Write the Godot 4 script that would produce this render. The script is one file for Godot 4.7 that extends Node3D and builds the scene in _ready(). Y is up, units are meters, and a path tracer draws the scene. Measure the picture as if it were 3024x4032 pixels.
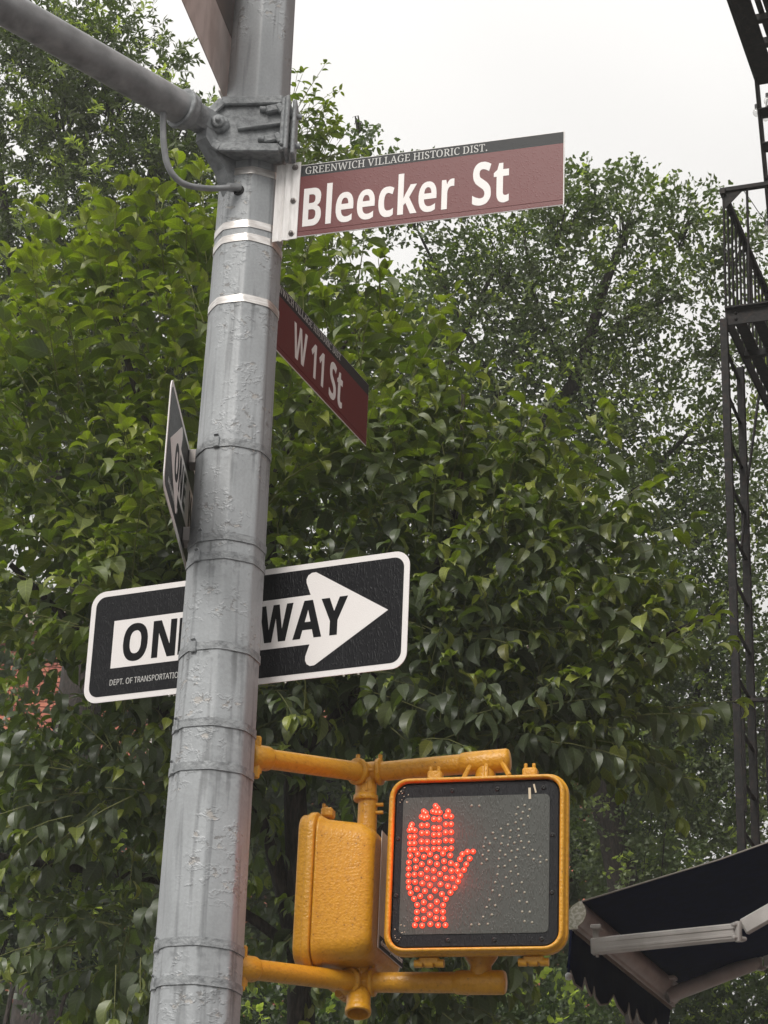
extends Node3D
# A street corner on a rainy day: a grey octagonal traffic pole with its signs and walk signals, trees, a fire escape and an awning.

var rng := RandomNumberGenerator.new()
var taken := {}
var M := {}
var smooth_id := 1
const POLE := Vector3(-0.385, 0, -5.25)


func _ready():
	rng.seed = 11
	# ---------- camera ----------
	var cam := Camera3D.new()
	cam.name = "camera"
	cam.transform = Transform3D(Basis(Vector3(0.99916, 0.03791, 0.01585), Vector3(-0.04109, 0.92178, 0.38553), Vector3(0, -0.38585, 0.92256)), Vector3(0, 1.6, 0)).orthonormalized()
	cam.fov = 25.343
	cam.near = 0.1
	cam.far = 400
	add_child(cam)
	cam.current = true
	# ---------- sky, sun, exposure ----------
	var env := Environment.new()
	env.background_mode = Environment.BG_SKY
	var sky := Sky.new()
	var pano := PanoramaSkyMaterial.new()
	pano.panorama = overcast_sky()
	sky.sky_material = pano
	env.sky = sky
	env.ambient_light_source = Environment.AMBIENT_SOURCE_SKY
	env.tonemap_mode = Environment.TONE_MAPPER_LINEAR
	env.tonemap_exposure = 1.6
	# rain haze: the trees behind pale a little with distance
	env.fog_enabled = true
	env.fog_density = 0.0025
	env.fog_light_color = Color(0.93, 0.93, 0.92)
	env.sdfgi_enabled = true
	env.ssao_enabled = true
	env.ssil_enabled = true
	var we := WorldEnvironment.new()
	we.name = "environment"
	we.environment = env
	add_child(we)
	var sun := DirectionalLight3D.new()
	sun.name = "overcast_sun"
	sun.light_energy = 0.5
	sun.light_angular_distance = 25.0
	sun.light_color = Color(1.0, 0.985, 0.96)
	sun.shadow_enabled = true
	sun.transform = Transform3D(Basis.looking_at(Vector3(0.4, -0.8, -0.8), Vector3.UP), Vector3(0, 20, 0))
	add_child(sun)
	materials()
	# ---------- setting ----------
	ground()
	brick_house()
	townhouse()
	near_tree()
	second_tree()
	dense_tree()
	fan_leaf_tree()
	backing_trees()
	bushes()
	# ---------- street furniture ----------
	traffic_pole()
	mast_arm()
	seen_from_behind()
	main_street_sign()
	side_street_sign()
	one_way_right()
	one_way_left()
	signal_arms()
	walk_signals()
	fire_escape()
	awning()


# ======================= helpers =======================
func numbered(n: String) -> String:
	if not taken.has(n):
		taken[n] = 0
		return n
	taken[n] += 1
	return "%s_%03d" % [n, taken[n]]


func thing(called: String, label: String, category: String, at := Vector3.ZERO, psi := 0.0, group := "") -> Node3D:
	var o := Node3D.new()
	o.name = numbered(called)
	add_child(o)
	o.transform = Transform3D(Basis(Vector3.UP, -psi), at)
	tag(o, label, category, group)
	return o


func tag(o: Node, label: String, category: String, group := "") -> void:
	o.set_meta("label", label)
	if category:
		o.set_meta("category", category)
	if group:
		o.set_meta("group", group)


func put(called: String, s, mat: Material, parent: Node = self) -> MeshInstance3D:
	var o := MeshInstance3D.new()
	if s is SurfaceTool:
		s.generate_normals()
		s.index()
		o.mesh = s.commit()
	else:
		o.mesh = s
	o.material_override = mat
	if parent == self:
		o.name = numbered(called)
	else:
		o.name = part_name(parent, called)
	parent.add_child(o, true)
	return o


func part_name(parent: Node, called: String) -> String:
	var key := "%d/%s" % [parent.get_instance_id(), called]
	if not taken.has(key):
		taken[key] = 0
		return called
	taken[key] += 1
	return "%s_%03d" % [called, taken[key]]


func structure(called: String, s, mat: Material, label: String, category: String) -> MeshInstance3D:
	var o := put(called, s, mat)
	o.set_meta("kind", "structure")
	tag(o, label, category)
	return o


func st() -> SurfaceTool:
	var s := SurfaceTool.new()
	s.begin(Mesh.PRIMITIVE_TRIANGLES)
	s.set_smooth_group(-1)
	return s


func tri(s: SurfaceTool, a: Vector3, b: Vector3, c: Vector3) -> void:
	s.add_vertex(a)
	s.add_vertex(c)
	s.add_vertex(b)


func quad(s: SurfaceTool, a: Vector3, b: Vector3, c: Vector3, d: Vector3) -> void:
	tri(s, a, b, c)
	tri(s, a, c, d)


func out_poly(s: SurfaceTool, p: Array, center: Vector3) -> void:
	var n: Vector3 = (p[1] - p[0]).cross(p[2] - p[0])
	var mid := Vector3.ZERO
	for v in p:
		mid += v
	mid /= p.size()
	var flip: bool = n.dot(mid - center) < 0
	for i in range(1, p.size() - 1):
		if flip:
			tri(s, p[0], p[i + 1], p[i])
		else:
			tri(s, p[0], p[i], p[i + 1])


func box(s: SurfaceTool, xf: Transform3D, size: Vector3, b := 0.0) -> void:
	s.set_smooth_group(-1)
	var h := size / 2
	var c := xf.origin
	if b <= 0.0:
		for ax in 3:
			for sg in [-1.0, 1.0]:
				var p := []
				for k in [[-1.0, -1.0], [1.0, -1.0], [1.0, 1.0], [-1.0, 1.0]]:
					var v := Vector3.ZERO
					v[ax] = sg * h[ax]
					v[(ax + 1) % 3] = k[0] * h[(ax + 1) % 3]
					v[(ax + 2) % 3] = k[1] * h[(ax + 2) % 3]
					p.append(xf * v)
				out_poly(s, p, c)
		return
	for ax in 3:
		for sg in [-1.0, 1.0]:
			var p := []
			for k in [[-1.0, -1.0], [1.0, -1.0], [1.0, 1.0], [-1.0, 1.0]]:
				var v := Vector3.ZERO
				v[ax] = sg * h[ax]
				v[(ax + 1) % 3] = k[0] * (h[(ax + 1) % 3] - b)
				v[(ax + 2) % 3] = k[1] * (h[(ax + 2) % 3] - b)
				p.append(xf * v)
			out_poly(s, p, c)
	for ax in 3:
		var a1 := (ax + 1) % 3
		var a2 := (ax + 2) % 3
		for s1 in [-1.0, 1.0]:
			for s2 in [-1.0, 1.0]:
				var p := []
				for k in [[-1.0, 0], [1.0, 0], [1.0, 1], [-1.0, 1]]:
					var v := Vector3.ZERO
					v[ax] = k[0] * (h[ax] - b)
					v[a1] = s1 * (h[a1] - (b if k[1] == 1 else 0.0))
					v[a2] = s2 * (h[a2] - (0.0 if k[1] == 1 else b))
					p.append(xf * v)
				out_poly(s, p, c)
	for sx in [-1.0, 1.0]:
		for sy in [-1.0, 1.0]:
			for sz in [-1.0, 1.0]:
				var sv := Vector3(sx, sy, sz)
				out_poly(s, [xf * (sv * Vector3(h.x, h.y - b, h.z - b)), xf * (sv * Vector3(h.x - b, h.y, h.z - b)), xf * (sv * Vector3(h.x - b, h.y - b, h.z))], c)


func bar(s: SurfaceTool, a: Vector3, b: Vector3, w: float, h: float, bev := 0.0, up := Vector3.UP) -> void:
	var z := (b - a).normalized()
	var x := up.cross(z)
	if x.length() < 0.001:
		x = Vector3.RIGHT
	x = x.normalized()
	box(s, Transform3D(Basis(x, z.cross(x), z), (a + b) / 2), Vector3(w, h, a.distance_to(b)), bev)


func new_smooth(s: SurfaceTool) -> void:
	smooth_id = smooth_id % 2000000 + 1
	s.set_smooth_group(smooth_id)


func tube(s: SurfaceTool, pts: Array, r, n := 12, caps := true) -> void:
	var rings := []
	var last := Vector3.ZERO
	for i in pts.size():
		var t: Vector3 = (pts[min(i + 1, pts.size() - 1)] - pts[max(i - 1, 0)]).normalized()
		var u := Vector3.UP if absf(t.y) < 0.9 else Vector3.RIGHT
		if i > 0:
			u = last
		u = (u - t * u.dot(t)).normalized()
		last = u
		var v := t.cross(u)
		var rr: float = r[i] if r is Array else r
		var ring := []
		for k in n:
			var a := TAU * k / n
			ring.append(pts[i] + (u * cos(a) + v * sin(a)) * rr)
		rings.append(ring)
	new_smooth(s)
	for i in rings.size() - 1:
		for k in n:
			var j := (k + 1) % n
			quad(s, rings[i][k], rings[i][j], rings[i + 1][j], rings[i + 1][k])
	if caps:
		s.set_smooth_group(-1)
		for k in n:
			tri(s, pts[0], rings[0][(k + 1) % n], rings[0][k])
			tri(s, pts[-1], rings[-1][k], rings[-1][(k + 1) % n])


# profile (radius, height) turned round the y axis of xf; a repeated point makes a sharp edge
func lathe(s: SurfaceTool, prof: Array, xf: Transform3D, n := 24) -> void:
	new_smooth(s)
	for i in prof.size() - 1:
		var a: Vector2 = prof[i]
		var b: Vector2 = prof[i + 1]
		if a.distance_to(b) < 1e-6:
			new_smooth(s)
			continue
		for k in n:
			var p := TAU * k / n
			var q := TAU * (k + 1) / n
			var a0 := xf * Vector3(a.x * cos(p), a.y, a.x * sin(p))
			var a1 := xf * Vector3(a.x * cos(q), a.y, a.x * sin(q))
			var b0 := xf * Vector3(b.x * cos(p), b.y, b.x * sin(p))
			var b1 := xf * Vector3(b.x * cos(q), b.y, b.x * sin(q))
			if a.x > 1e-6:
				tri(s, a0, b0, a1)
			if b.x > 1e-6:
				tri(s, a1, b0, b1)


# axis frame: y along (b - a)
func along(a: Vector3, b: Vector3) -> Transform3D:
	var y := (b - a).normalized()
	var x := y.cross(Vector3.UP if absf(y.y) < 0.9 else Vector3.BACK).normalized()
	return Transform3D(Basis(x, y, x.cross(y)), a)


func rrect(w: float, h: float, r: float, n := 6) -> PackedVector2Array:
	var p := PackedVector2Array()
	for c in [[1, 1, 0.0], [-1, 1, PI / 2], [-1, -1, PI], [1, -1, PI * 1.5]]:
		for i in n + 1:
			var a: float = c[2] + PI / 2 * i / n
			p.append(Vector2(c[0] * (w / 2 - r) + r * cos(a), c[1] * (h / 2 - r) + r * sin(a)))
	return p


func prism(s: SurfaceTool, poly: PackedVector2Array, z0: float, z1: float, xf := Transform3D.IDENTITY) -> void:
	s.set_smooth_group(-1)
	if Geometry2D.is_polygon_clockwise(poly):
		poly = poly.duplicate()
		poly.reverse()
	var ix := Geometry2D.triangulate_polygon(poly)
	for i in range(0, ix.size(), 3):
		var a := poly[ix[i]]
		var b := poly[ix[i + 1]]
		var c := poly[ix[i + 2]]
		if (b - a).cross(c - a) < 0:
			var k := b
			b = c
			c = k
		tri(s, xf * Vector3(a.x, a.y, z1), xf * Vector3(b.x, b.y, z1), xf * Vector3(c.x, c.y, z1))
		tri(s, xf * Vector3(a.x, a.y, z0), xf * Vector3(c.x, c.y, z0), xf * Vector3(b.x, b.y, z0))
	for i in poly.size():
		var a := poly[i]
		var b := poly[(i + 1) % poly.size()]
		quad(s, xf * Vector3(a.x, a.y, z0), xf * Vector3(b.x, b.y, z0), xf * Vector3(b.x, b.y, z1), xf * Vector3(a.x, a.y, z1))


# loops: arrays of [PackedVector2Array, z]; sharp where a loop repeats; cap0 and cap1 close the ends
func loft(s: SurfaceTool, loops: Array, xf: Transform3D, cap0 := false, cap1 := false) -> void:
	new_smooth(s)
	for i in loops.size() - 1:
		var a: PackedVector2Array = loops[i][0]
		var b: PackedVector2Array = loops[i + 1][0]
		var za: float = loops[i][1]
		var zb: float = loops[i + 1][1]
		if loops[i].size() > 2:
			new_smooth(s)
		for k in a.size():
			var j := (k + 1) % a.size()
			quad(s, xf * Vector3(a[k].x, a[k].y, za), xf * Vector3(a[j].x, a[j].y, za), xf * Vector3(b[j].x, b[j].y, zb), xf * Vector3(b[k].x, b[k].y, zb))
	s.set_smooth_group(-1)
	for e in [0, 1]:
		if not [cap0, cap1][e]:
			continue
		var l = loops[0] if e == 0 else loops[-1]
		var m := Vector2.ZERO
		for v in l[0]:
			m += v / l[0].size()
		for k in l[0].size():
			var a: Vector2 = l[0][k]
			var b: Vector2 = l[0][(k + 1) % l[0].size()]
			if e == 1:
				tri(s, xf * Vector3(m.x, m.y, l[1]), xf * Vector3(a.x, a.y, l[1]), xf * Vector3(b.x, b.y, l[1]))
			else:
				tri(s, xf * Vector3(m.x, m.y, l[1]), xf * Vector3(b.x, b.y, l[1]), xf * Vector3(a.x, a.y, l[1]))


# raised lettering that fills a rectangle (left, bottom, width, height) of a face at z
func lettering(parent: Node, text: String, family: String, weight: int, rect: Rect2, z: float, mat: Material, called := "lettering", heavier := 0.0) -> void:
	var f := SystemFont.new()
	f.font_names = PackedStringArray([family])
	f.font_weight = weight
	var t := TextMesh.new()
	if heavier > 0.0:
		var fv := FontVariation.new()
		fv.base_font = f
		fv.variation_embolden = heavier
		t.font = fv
	else:
		t.font = f
	t.font_size = 96
	t.pixel_size = 0.01
	t.depth = 0.05
	t.curve_step = 1.0
	t.text = text
	var bb := t.get_aabb()
	var k := Vector3(rect.size.x / bb.size.x, rect.size.y / bb.size.y, 0.0006 / 0.05)
	var xf := Transform3D(Basis.from_scale(k), Vector3(rect.position.x, rect.position.y, z) - k * bb.position)
	var s := SurfaceTool.new()
	s.append_from(t, 0, xf)
	var o := MeshInstance3D.new()
	o.mesh = s.commit()
	o.material_override = mat
	o.name = part_name(parent, called)
	parent.add_child(o, true)


# ======================= materials and textures =======================
func lin(r: float, g: float, b: float) -> Color:
	return Color(r, g, b).linear_to_srgb()


func mat(c: Color, rough := 0.6, metal := 0.0) -> StandardMaterial3D:
	var m := StandardMaterial3D.new()
	m.albedo_color = c
	m.roughness = rough
	m.metallic = metal
	return m


func noise(freq: float, kind := FastNoiseLite.TYPE_SIMPLEX, sd := 1, oct := 4) -> FastNoiseLite:
	var n := FastNoiseLite.new()
	n.noise_type = kind
	n.frequency = freq
	n.seed = sd
	n.fractal_octaves = oct
	return n


func noise_tex(n: FastNoiseLite, cols: Array, stops: Array, size := 512) -> NoiseTexture2D:
	var t := NoiseTexture2D.new()
	t.width = size
	t.height = size
	t.seamless = true
	t.noise = n
	var g := Gradient.new()
	g.offsets = PackedFloat32Array(stops)
	var cc := PackedColorArray()
	for c in cols:
		cc.append(c)
	g.colors = cc
	t.color_ramp = g
	return t


func tri_map(m: StandardMaterial3D, scale: Vector3) -> void:
	m.uv1_triplanar = true
	m.uv1_scale = scale
	m.uv1_triplanar_sharpness = 4.0


func relief(m: StandardMaterial3D, t: Texture2D, cm: float) -> void:
	m.heightmap_enabled = true
	m.heightmap_texture = t
	m.heightmap_scale = cm


func grey(v: float) -> Color:
	return Color(v, v, v)


func materials() -> void:
	# grey pole paint, many coats, flaking
	var p := mat(Color.WHITE, 0.42)
	var maps := flaking_paint()
	p.albedo_texture = maps[0]
	relief(p, maps[1], 0.19)
	p.specular_mode = BaseMaterial3D.SPECULAR_SCHLICK_GGX
	M.pole = p
	var cast := mat(Color.WHITE, 0.5)
	cast.albedo_texture = noise_tex(noise(0.012, FastNoiseLite.TYPE_SIMPLEX, 4, 5), [lin(0.16, 0.167, 0.174), lin(0.265, 0.277, 0.286), lin(0.33, 0.343, 0.352)], [0.0, 0.5, 1.0])
	tri_map(cast, Vector3.ONE * 5.0)
	relief(cast, noise_tex(noise(0.03, FastNoiseLite.TYPE_CELLULAR, 9, 3), [grey(0), grey(1)], [0.0, 1.0]), 0.18)
	M.cast = cast
	var arm := mat(Color.WHITE, 0.45)
	arm.albedo_texture = noise_tex(noise(0.01, FastNoiseLite.TYPE_SIMPLEX, 5, 5), [lin(0.17, 0.175, 0.18), lin(0.25, 0.255, 0.262), lin(0.33, 0.335, 0.342)], [0.1, 0.5, 0.9])
	tri_map(arm, Vector3(2.5, 2.5, 2.5))
	relief(arm, noise_tex(noise(0.05, FastNoiseLite.TYPE_SIMPLEX, 6, 4), [grey(0), grey(1)], [0.0, 1.0]), 0.012)
	M.arm = arm
	var steel := mat(Color.WHITE, 0.33, 0.75)
	steel.albedo_texture = noise_tex(noise(0.02, FastNoiseLite.TYPE_SIMPLEX, 7, 4), [lin(0.62, 0.58, 0.55), lin(0.86, 0.83, 0.8)], [0.2, 0.8], 256)
	tri_map(steel, Vector3(3, 20, 3))
	M.steel = steel
	var alu := mat(Color.WHITE, 0.45, 0.0)
	alu.albedo_texture = noise_tex(noise(0.02, FastNoiseLite.TYPE_SIMPLEX, 8, 5), [lin(0.77, 0.74, 0.72), lin(0.9, 0.87, 0.85)], [0.15, 0.75], 256)
	tri_map(alu, Vector3(14, 2.5, 14))
	M.alu = alu
	M.bolt = mat(lin(0.22, 0.2, 0.19), 0.4, 0.6)
	M.grommet = mat(lin(0.03, 0.03, 0.03), 0.7)
	var bare := mat(Color.WHITE, 0.45, 0.4)
	bare.albedo_texture = noise_tex(noise(0.008, FastNoiseLite.TYPE_SIMPLEX, 12, 4), [lin(0.5, 0.395, 0.36), lin(0.72, 0.6, 0.56)], [0.2, 0.8], 256)  # pink of the reflected brick is painted into the metal colour
	tri_map(bare, Vector3(3, 2, 3))
	M.bare = bare
	M.dark_bare = mat(lin(0.13, 0.09, 0.075), 0.5, 0.2)
	# sign faces, wet
	var wet := drops_texture(21, 2600, 0.0)
	var wet_streak := drops_texture(22, 1500, 1.0)
	M.maroon = face_mat(lin(0.135, 0.02, 0.02), 0.36, wet, 0.02, Vector3.ONE * 3.5)
	M.header = face_mat(lin(0.03, 0.031, 0.033), 0.4, wet, 0.02, Vector3.ONE * 3.5)
	M.black = face_mat(lin(0.012, 0.012, 0.014), 0.32, wet_streak, 0.06, Vector3.ONE * 3.2)
	M.white = face_mat(lin(0.82, 0.78, 0.76), 0.42, wet, 0.015, Vector3.ONE * 3.5)
	M.black.metallic_specular = 0.28
	M.maroon.metallic_specular = 0.4
	M.header.metallic_specular = 0.3
	M.letter_black = mat(lin(0.011, 0.011, 0.012), 0.4)
	M.letter_black.metallic_specular = 0.2
	M.small_print = mat(lin(0.55, 0.54, 0.52), 0.4)
	# signal yellow
	var y := mat(Color.WHITE, 0.36)
	y.albedo_texture = noise_tex(noise(0.009, FastNoiseLite.TYPE_SIMPLEX, 14, 6), [lin(0.14, 0.065, 0.01), lin(0.53, 0.245, 0.014), lin(0.6, 0.285, 0.016), lin(0.64, 0.31, 0.02)], [0.06, 0.14, 0.45, 0.85], 1024)
	tri_map(y, Vector3.ONE * 5.0)
	relief(y, noise_tex(noise(0.035, FastNoiseLite.TYPE_SIMPLEX, 15, 4), [grey(0), grey(1)], [0.15, 0.85], 512), 0.07)
	M.yellow = y
	var y2 := y.duplicate()
	relief(y2, noise_tex(noise(0.06, FastNoiseLite.TYPE_CELLULAR, 16, 2), [grey(0), grey(1)], [0.0, 1.0], 512), 0.1)
	M.yellow_rough = y2
	M.gasket = mat(lin(0.012, 0.012, 0.012), 0.5)
	M.signal_black = face_mat(lin(0.016, 0.016, 0.018), 0.3, wet_streak, 0.06, Vector3.ONE * 4.0)
	M.signal_lens = face_mat(lin(0.06, 0.063, 0.055), 0.3, wet_streak, 0.06, Vector3.ONE * 4.0)
	M.signal_black.metallic_specular = 0.3
	var red := mat(lin(0.5, 0.03, 0.02), 0.4)
	red.emission_enabled = true
	red.emission = Color(1.0, 0.25, 0.14)
	red.emission_energy_multiplier = 1.0
	M.led_red = red
	var core := mat(lin(0.9, 0.5, 0.45), 0.25)
	core.emission_enabled = true
	core.emission = Color(1.0, 0.56, 0.42)
	core.emission_energy_multiplier = 0.95
	M.led_core = core
	M.led_white = mat(lin(0.3, 0.28, 0.22), 0.3)
	M.paint_chip = mat(lin(0.6, 0.5, 0.36), 0.7)
	# iron, awning
	var iron := mat(Color.WHITE, 0.62)
	iron.albedo_texture = noise_tex(noise(0.015, FastNoiseLite.TYPE_SIMPLEX, 17, 5), [lin(0.007, 0.0065, 0.0065), lin(0.013, 0.011, 0.011), lin(0.035, 0.018, 0.013)], [0.2, 0.6, 1.0], 512)
	tri_map(iron, Vector3.ONE * 2.0)
	relief(iron, noise_tex(noise(0.05, FastNoiseLite.TYPE_SIMPLEX, 18, 4), [grey(0), grey(1)], [0.0, 1.0], 256), 0.15)
	iron.metallic_specular = 0.35
	M.iron = iron
	var navy := mat(Color.WHITE, 0.95)
	navy.albedo_texture = noise_tex(noise(0.02, FastNoiseLite.TYPE_SIMPLEX, 19, 4), [lin(0.003, 0.0055, 0.03), lin(0.004, 0.008, 0.042)], [0.2, 0.8], 256)
	tri_map(navy, Vector3.ONE * 2.0)
	navy.metallic_specular = 0.1
	M.navy = navy
	M.trim = mat(lin(0.3, 0.27, 0.24), 0.8)
	var am := mat(Color.WHITE, 0.42, 0.2)
	am.albedo_texture = noise_tex(noise(0.01, FastNoiseLite.TYPE_SIMPLEX, 20, 4), [lin(0.5, 0.47, 0.45), lin(0.62, 0.59, 0.57)], [0.2, 0.8], 256)
	tri_map(am, Vector3(2, 2, 2))
	M.awning_metal = am
	var cap := mat(Color.WHITE, 0.7)
	cap.albedo_texture = noise_tex(noise(0.03, FastNoiseLite.TYPE_SIMPLEX, 23, 4), [lin(0.45, 0.43, 0.32), lin(0.75, 0.73, 0.65)], [0.25, 0.7], 256)
	tri_map(cap, Vector3.ONE * 6)
	M.end_cap = cap
	M.white_plastic = mat(lin(0.75, 0.75, 0.75), 0.4)
	var bulb := mat(Color(0.95, 0.95, 0.92, 0.25), 0.05)
	bulb.transparency = BaseMaterial3D.TRANSPARENCY_ALPHA
	M.bulb = bulb
	# ground, buildings
	var g := mat(Color.WHITE, 0.5)
	g.albedo_texture = noise_tex(noise(0.05, FastNoiseLite.TYPE_SIMPLEX, 24, 5), [lin(0.035, 0.035, 0.036), lin(0.06, 0.06, 0.06)], [0.2, 0.8])
	tri_map(g, Vector3.ONE * 0.5)
	M.asphalt = g
	var pv := mat(Color.WHITE, 0.55)
	pv.albedo_texture = noise_tex(noise(0.04, FastNoiseLite.TYPE_SIMPLEX, 25, 5), [lin(0.2, 0.19, 0.18), lin(0.3, 0.29, 0.275)], [0.2, 0.8])
	tri_map(pv, Vector3.ONE * 0.7)
	M.paving = pv
	M.brick = []
	for c in [lin(0.47, 0.15, 0.095), lin(0.53, 0.18, 0.11), lin(0.42, 0.13, 0.09)]:
		M.brick.append(mat(c, 0.8))
	M.mortar = mat(lin(0.3, 0.22, 0.19), 0.9)
	M.stone = mat(lin(0.42, 0.33, 0.29), 0.8)
	M.window_frame = mat(lin(0.5, 0.45, 0.42), 0.6)
	M.glass = mat(lin(0.02, 0.024, 0.03), 0.08)
	M.render_wall = mat(lin(0.2, 0.11, 0.085), 0.85)
	# bark and leaves
	var bark := mat(Color.WHITE, 0.75)
	bark.albedo_texture = noise_tex(noise(0.03, FastNoiseLite.TYPE_SIMPLEX, 26, 5), [lin(0.018, 0.014, 0.011), lin(0.06, 0.045, 0.037)], [0.25, 0.8], 256)
	tri_map(bark, Vector3(6, 1.5, 6))
	relief(bark, noise_tex(noise(0.05, FastNoiseLite.TYPE_SIMPLEX, 27, 4), [grey(0), grey(1)], [0.0, 1.0], 256), 0.5)
	M.bark = bark
	M.twig = mat(lin(0.17, 0.18, 0.06), 0.7)
	M.dark_twig = mat(lin(0.03, 0.025, 0.018), 0.7)
	M.leaf = leaf_mat(Color.WHITE, 0.42, true)
	M.far_leaf = leaf_mat(Color.WHITE, 0.45, false)


func leaf_mat(c: Color, rough: float, veins: bool) -> StandardMaterial3D:
	var m := mat(c, rough)
	m.vertex_color_use_as_albedo = true
	m.backlight_enabled = true
	m.backlight = Color(0.85, 0.95, 0.36)
	m.metallic_specular = 0.9
	m.cull_mode = BaseMaterial3D.CULL_DISABLED
	if veins:
		m.albedo_texture = vein_texture()
	return m


func face_mat(c: Color, rough: float, t: Texture2D, cm: float, sc: Vector3) -> StandardMaterial3D:
	var m := mat(c, rough)
	tri_map(m, sc)
	relief(m, t, cm)
	return m


func overcast_sky() -> ImageTexture:
	var w := 512
	var h := 256
	var n := noise(1.6, FastNoiseLite.TYPE_SIMPLEX, 3, 4)
	var im := Image.create(w, h, false, Image.FORMAT_RGBF)
	for y in h:
		var el := PI * (0.5 - (y + 0.5) / h)
		for x in w:
			var az := TAU * (x + 0.5) / w
			var d := Vector3(cos(el) * sin(az), sin(el), cos(el) * cos(az))
			var l := 0.2
			if el > 0:
				# an overcast sky is about three times as bright overhead as at the horizon
				l = 0.91 * (1.0 + 2.0 * sin(el)) / 3.0
				var v := n.get_noise_3dv(Vector3(d.x, d.y * 2.2, d.z) / (0.35 + d.y))
				l *= 1.0 + 0.15 * v
			else:
				l = 0.16
			im.set_pixel(x, y, Color(l * 1.0, l * 0.985, l * 0.965))
	return ImageTexture.create_from_image(im)


# [albedo, height] of the pole: once round (0.65 m) and 3.05 m high, so that nothing repeats
func flaking_paint() -> Array:
	var w := 448
	var h := 2048
	var layer := func(freq: float, sd: int, oct: int, warp: float, squash: float) -> PackedByteArray:
		var n := noise(freq, FastNoiseLite.TYPE_SIMPLEX, sd, oct)
		if warp > 0.0:
			n.domain_warp_enabled = true
			n.domain_warp_amplitude = warp
			n.domain_warp_frequency = freq * 1.3
		var im := n.get_image(w, int(h * squash), false, false, false)
		im.resize(w, h, Image.INTERPOLATE_CUBIC)
		return im.get_data()
	var ie: PackedByteArray = layer.call(0.022, 31, 4, 26.0, 1.6)
	var i2: PackedByteArray = layer.call(0.034, 77, 3, 20.0, 1.5)
	var im: PackedByteArray = layer.call(0.006, 32, 3, 0.0, 1.0)
	var fine: PackedByteArray = layer.call(0.12, 33, 3, 0.0, 1.0)
	var streak: PackedByteArray = layer.call(0.035, 34, 4, 0.0, 0.06)
	var ha := PackedByteArray()
	ha.resize(w * h)
	var ca := PackedByteArray()
	ca.resize(w * h * 3)
	for k in w * h:
		var e := ie[k] / 255.0
		var q := i2[k] / 255.0
		var m := im[k] / 255.0
		var f := fine[k] / 255.0
		var s := streak[k] / 255.0
		var mask := clampf((m - 0.44) * 7.0, 0.12, 1.0)
		# layers of old paint end in curled lips
		var d1 := (e - 0.53) * 22.0
		var lip1 := exp(-d1 * d1) * clampf((q - 0.5) * 12.0, 0.0, 1.0)
		var d2 := (q - 0.58) * 20.0
		var lip2 := exp(-d2 * d2) * clampf((e - 0.54) * 12.0, 0.0, 1.0)
		var lip := (lip1 + lip2) * mask
		var hole := clampf((e - 0.74) * 40.0, 0.0, 1.0) * clampf((m - 0.55) * 20.0, 0.0, 1.0)
		var hgt := 0.25 + 0.06 * f + 0.6 * lip + 0.1 * clampf((q - 0.53) * 30.0, 0.0, 1.0) * mask - 0.2 * hole
		ha[k] = int(clampf(hgt, 0.0, 1.0) * 255.0)
		var v := 0.375 + 0.06 * (s - 0.5) + 0.08 * (m - 0.5) + 0.05 * (f - 0.5)
		var dirt := clampf((s - 0.6) * 4.0, 0.0, 1.0) * 0.35
		v *= 1.0 - dirt
		# grime and drips round the straps
		var hy := 2.4 + 3.05 * (1.0 - float(k / w) / h)
		for b in [4.336, 3.931, 3.678, 3.627, 3.392, 3.203, 3.098, 2.678, 2.591]:
			var dd: float = hy - b
			if dd > -0.12 and dd < 0.05:
				var g := exp(-absf(dd) / (0.012 if dd > 0 else 0.045))
				v *= 1.0 - 0.55 * g * clampf((s + 0.6 * q - 0.72) * 3.0, 0.0, 1.0)
		var c := Vector3(v * 0.96, v, v * 1.035)
		if hole > 0.4:
			c = c.lerp(Vector3(0.42, 0.39, 0.36) if q > 0.56 else Vector3(0.2, 0.195, 0.19), 0.8)
		ca[k * 3] = int(255.0 * pow(c.x, 1.0 / 2.2))
		ca[k * 3 + 1] = int(255.0 * pow(c.y, 1.0 / 2.2))
		ca[k * 3 + 2] = int(255.0 * pow(c.z, 1.0 / 2.2))
	return [ImageTexture.create_from_image(Image.create_from_data(w, h, false, Image.FORMAT_RGB8, ca)), ImageTexture.create_from_image(Image.create_from_data(w, h, false, Image.FORMAT_L8, ha))]


# beads and runs of rain water, as heights
func drops_texture(sd: int, count: int, run: float) -> ImageTexture:
	var n := 512
	var a := PackedByteArray()
	a.resize(n * n)
	a.fill(40)
	var r := RandomNumberGenerator.new()
	r.seed = sd
	for i in count:
		var rad := r.randf_range(1.0, 2.4) if r.randf() < 0.85 else r.randf_range(2.4, 4.0)
		var ly := rad * (1.0 + run * r.randf_range(0.5, 6.0))
		var cx := r.randi_range(0, n - 1)
		var cy := r.randi_range(0, n - 1)
		var wob := r.randf_range(-0.25, 0.25)
		for dy in range(int(-ly), int(ly) + 1):
			for dx in range(-5, 6):
				var u := (dx - wob * dy) / rad
				var v := dy / ly
				var q := 1.0 - u * u - v * v
				if q > 0:
					var k := posmod(cy + dy, n) * n + posmod(cx + dx, n)
					a[k] = max(a[k], int(40 + 200 * sqrt(q)))
	return ImageTexture.create_from_image(Image.create_from_data(n, n, false, Image.FORMAT_L8, a))


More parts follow.
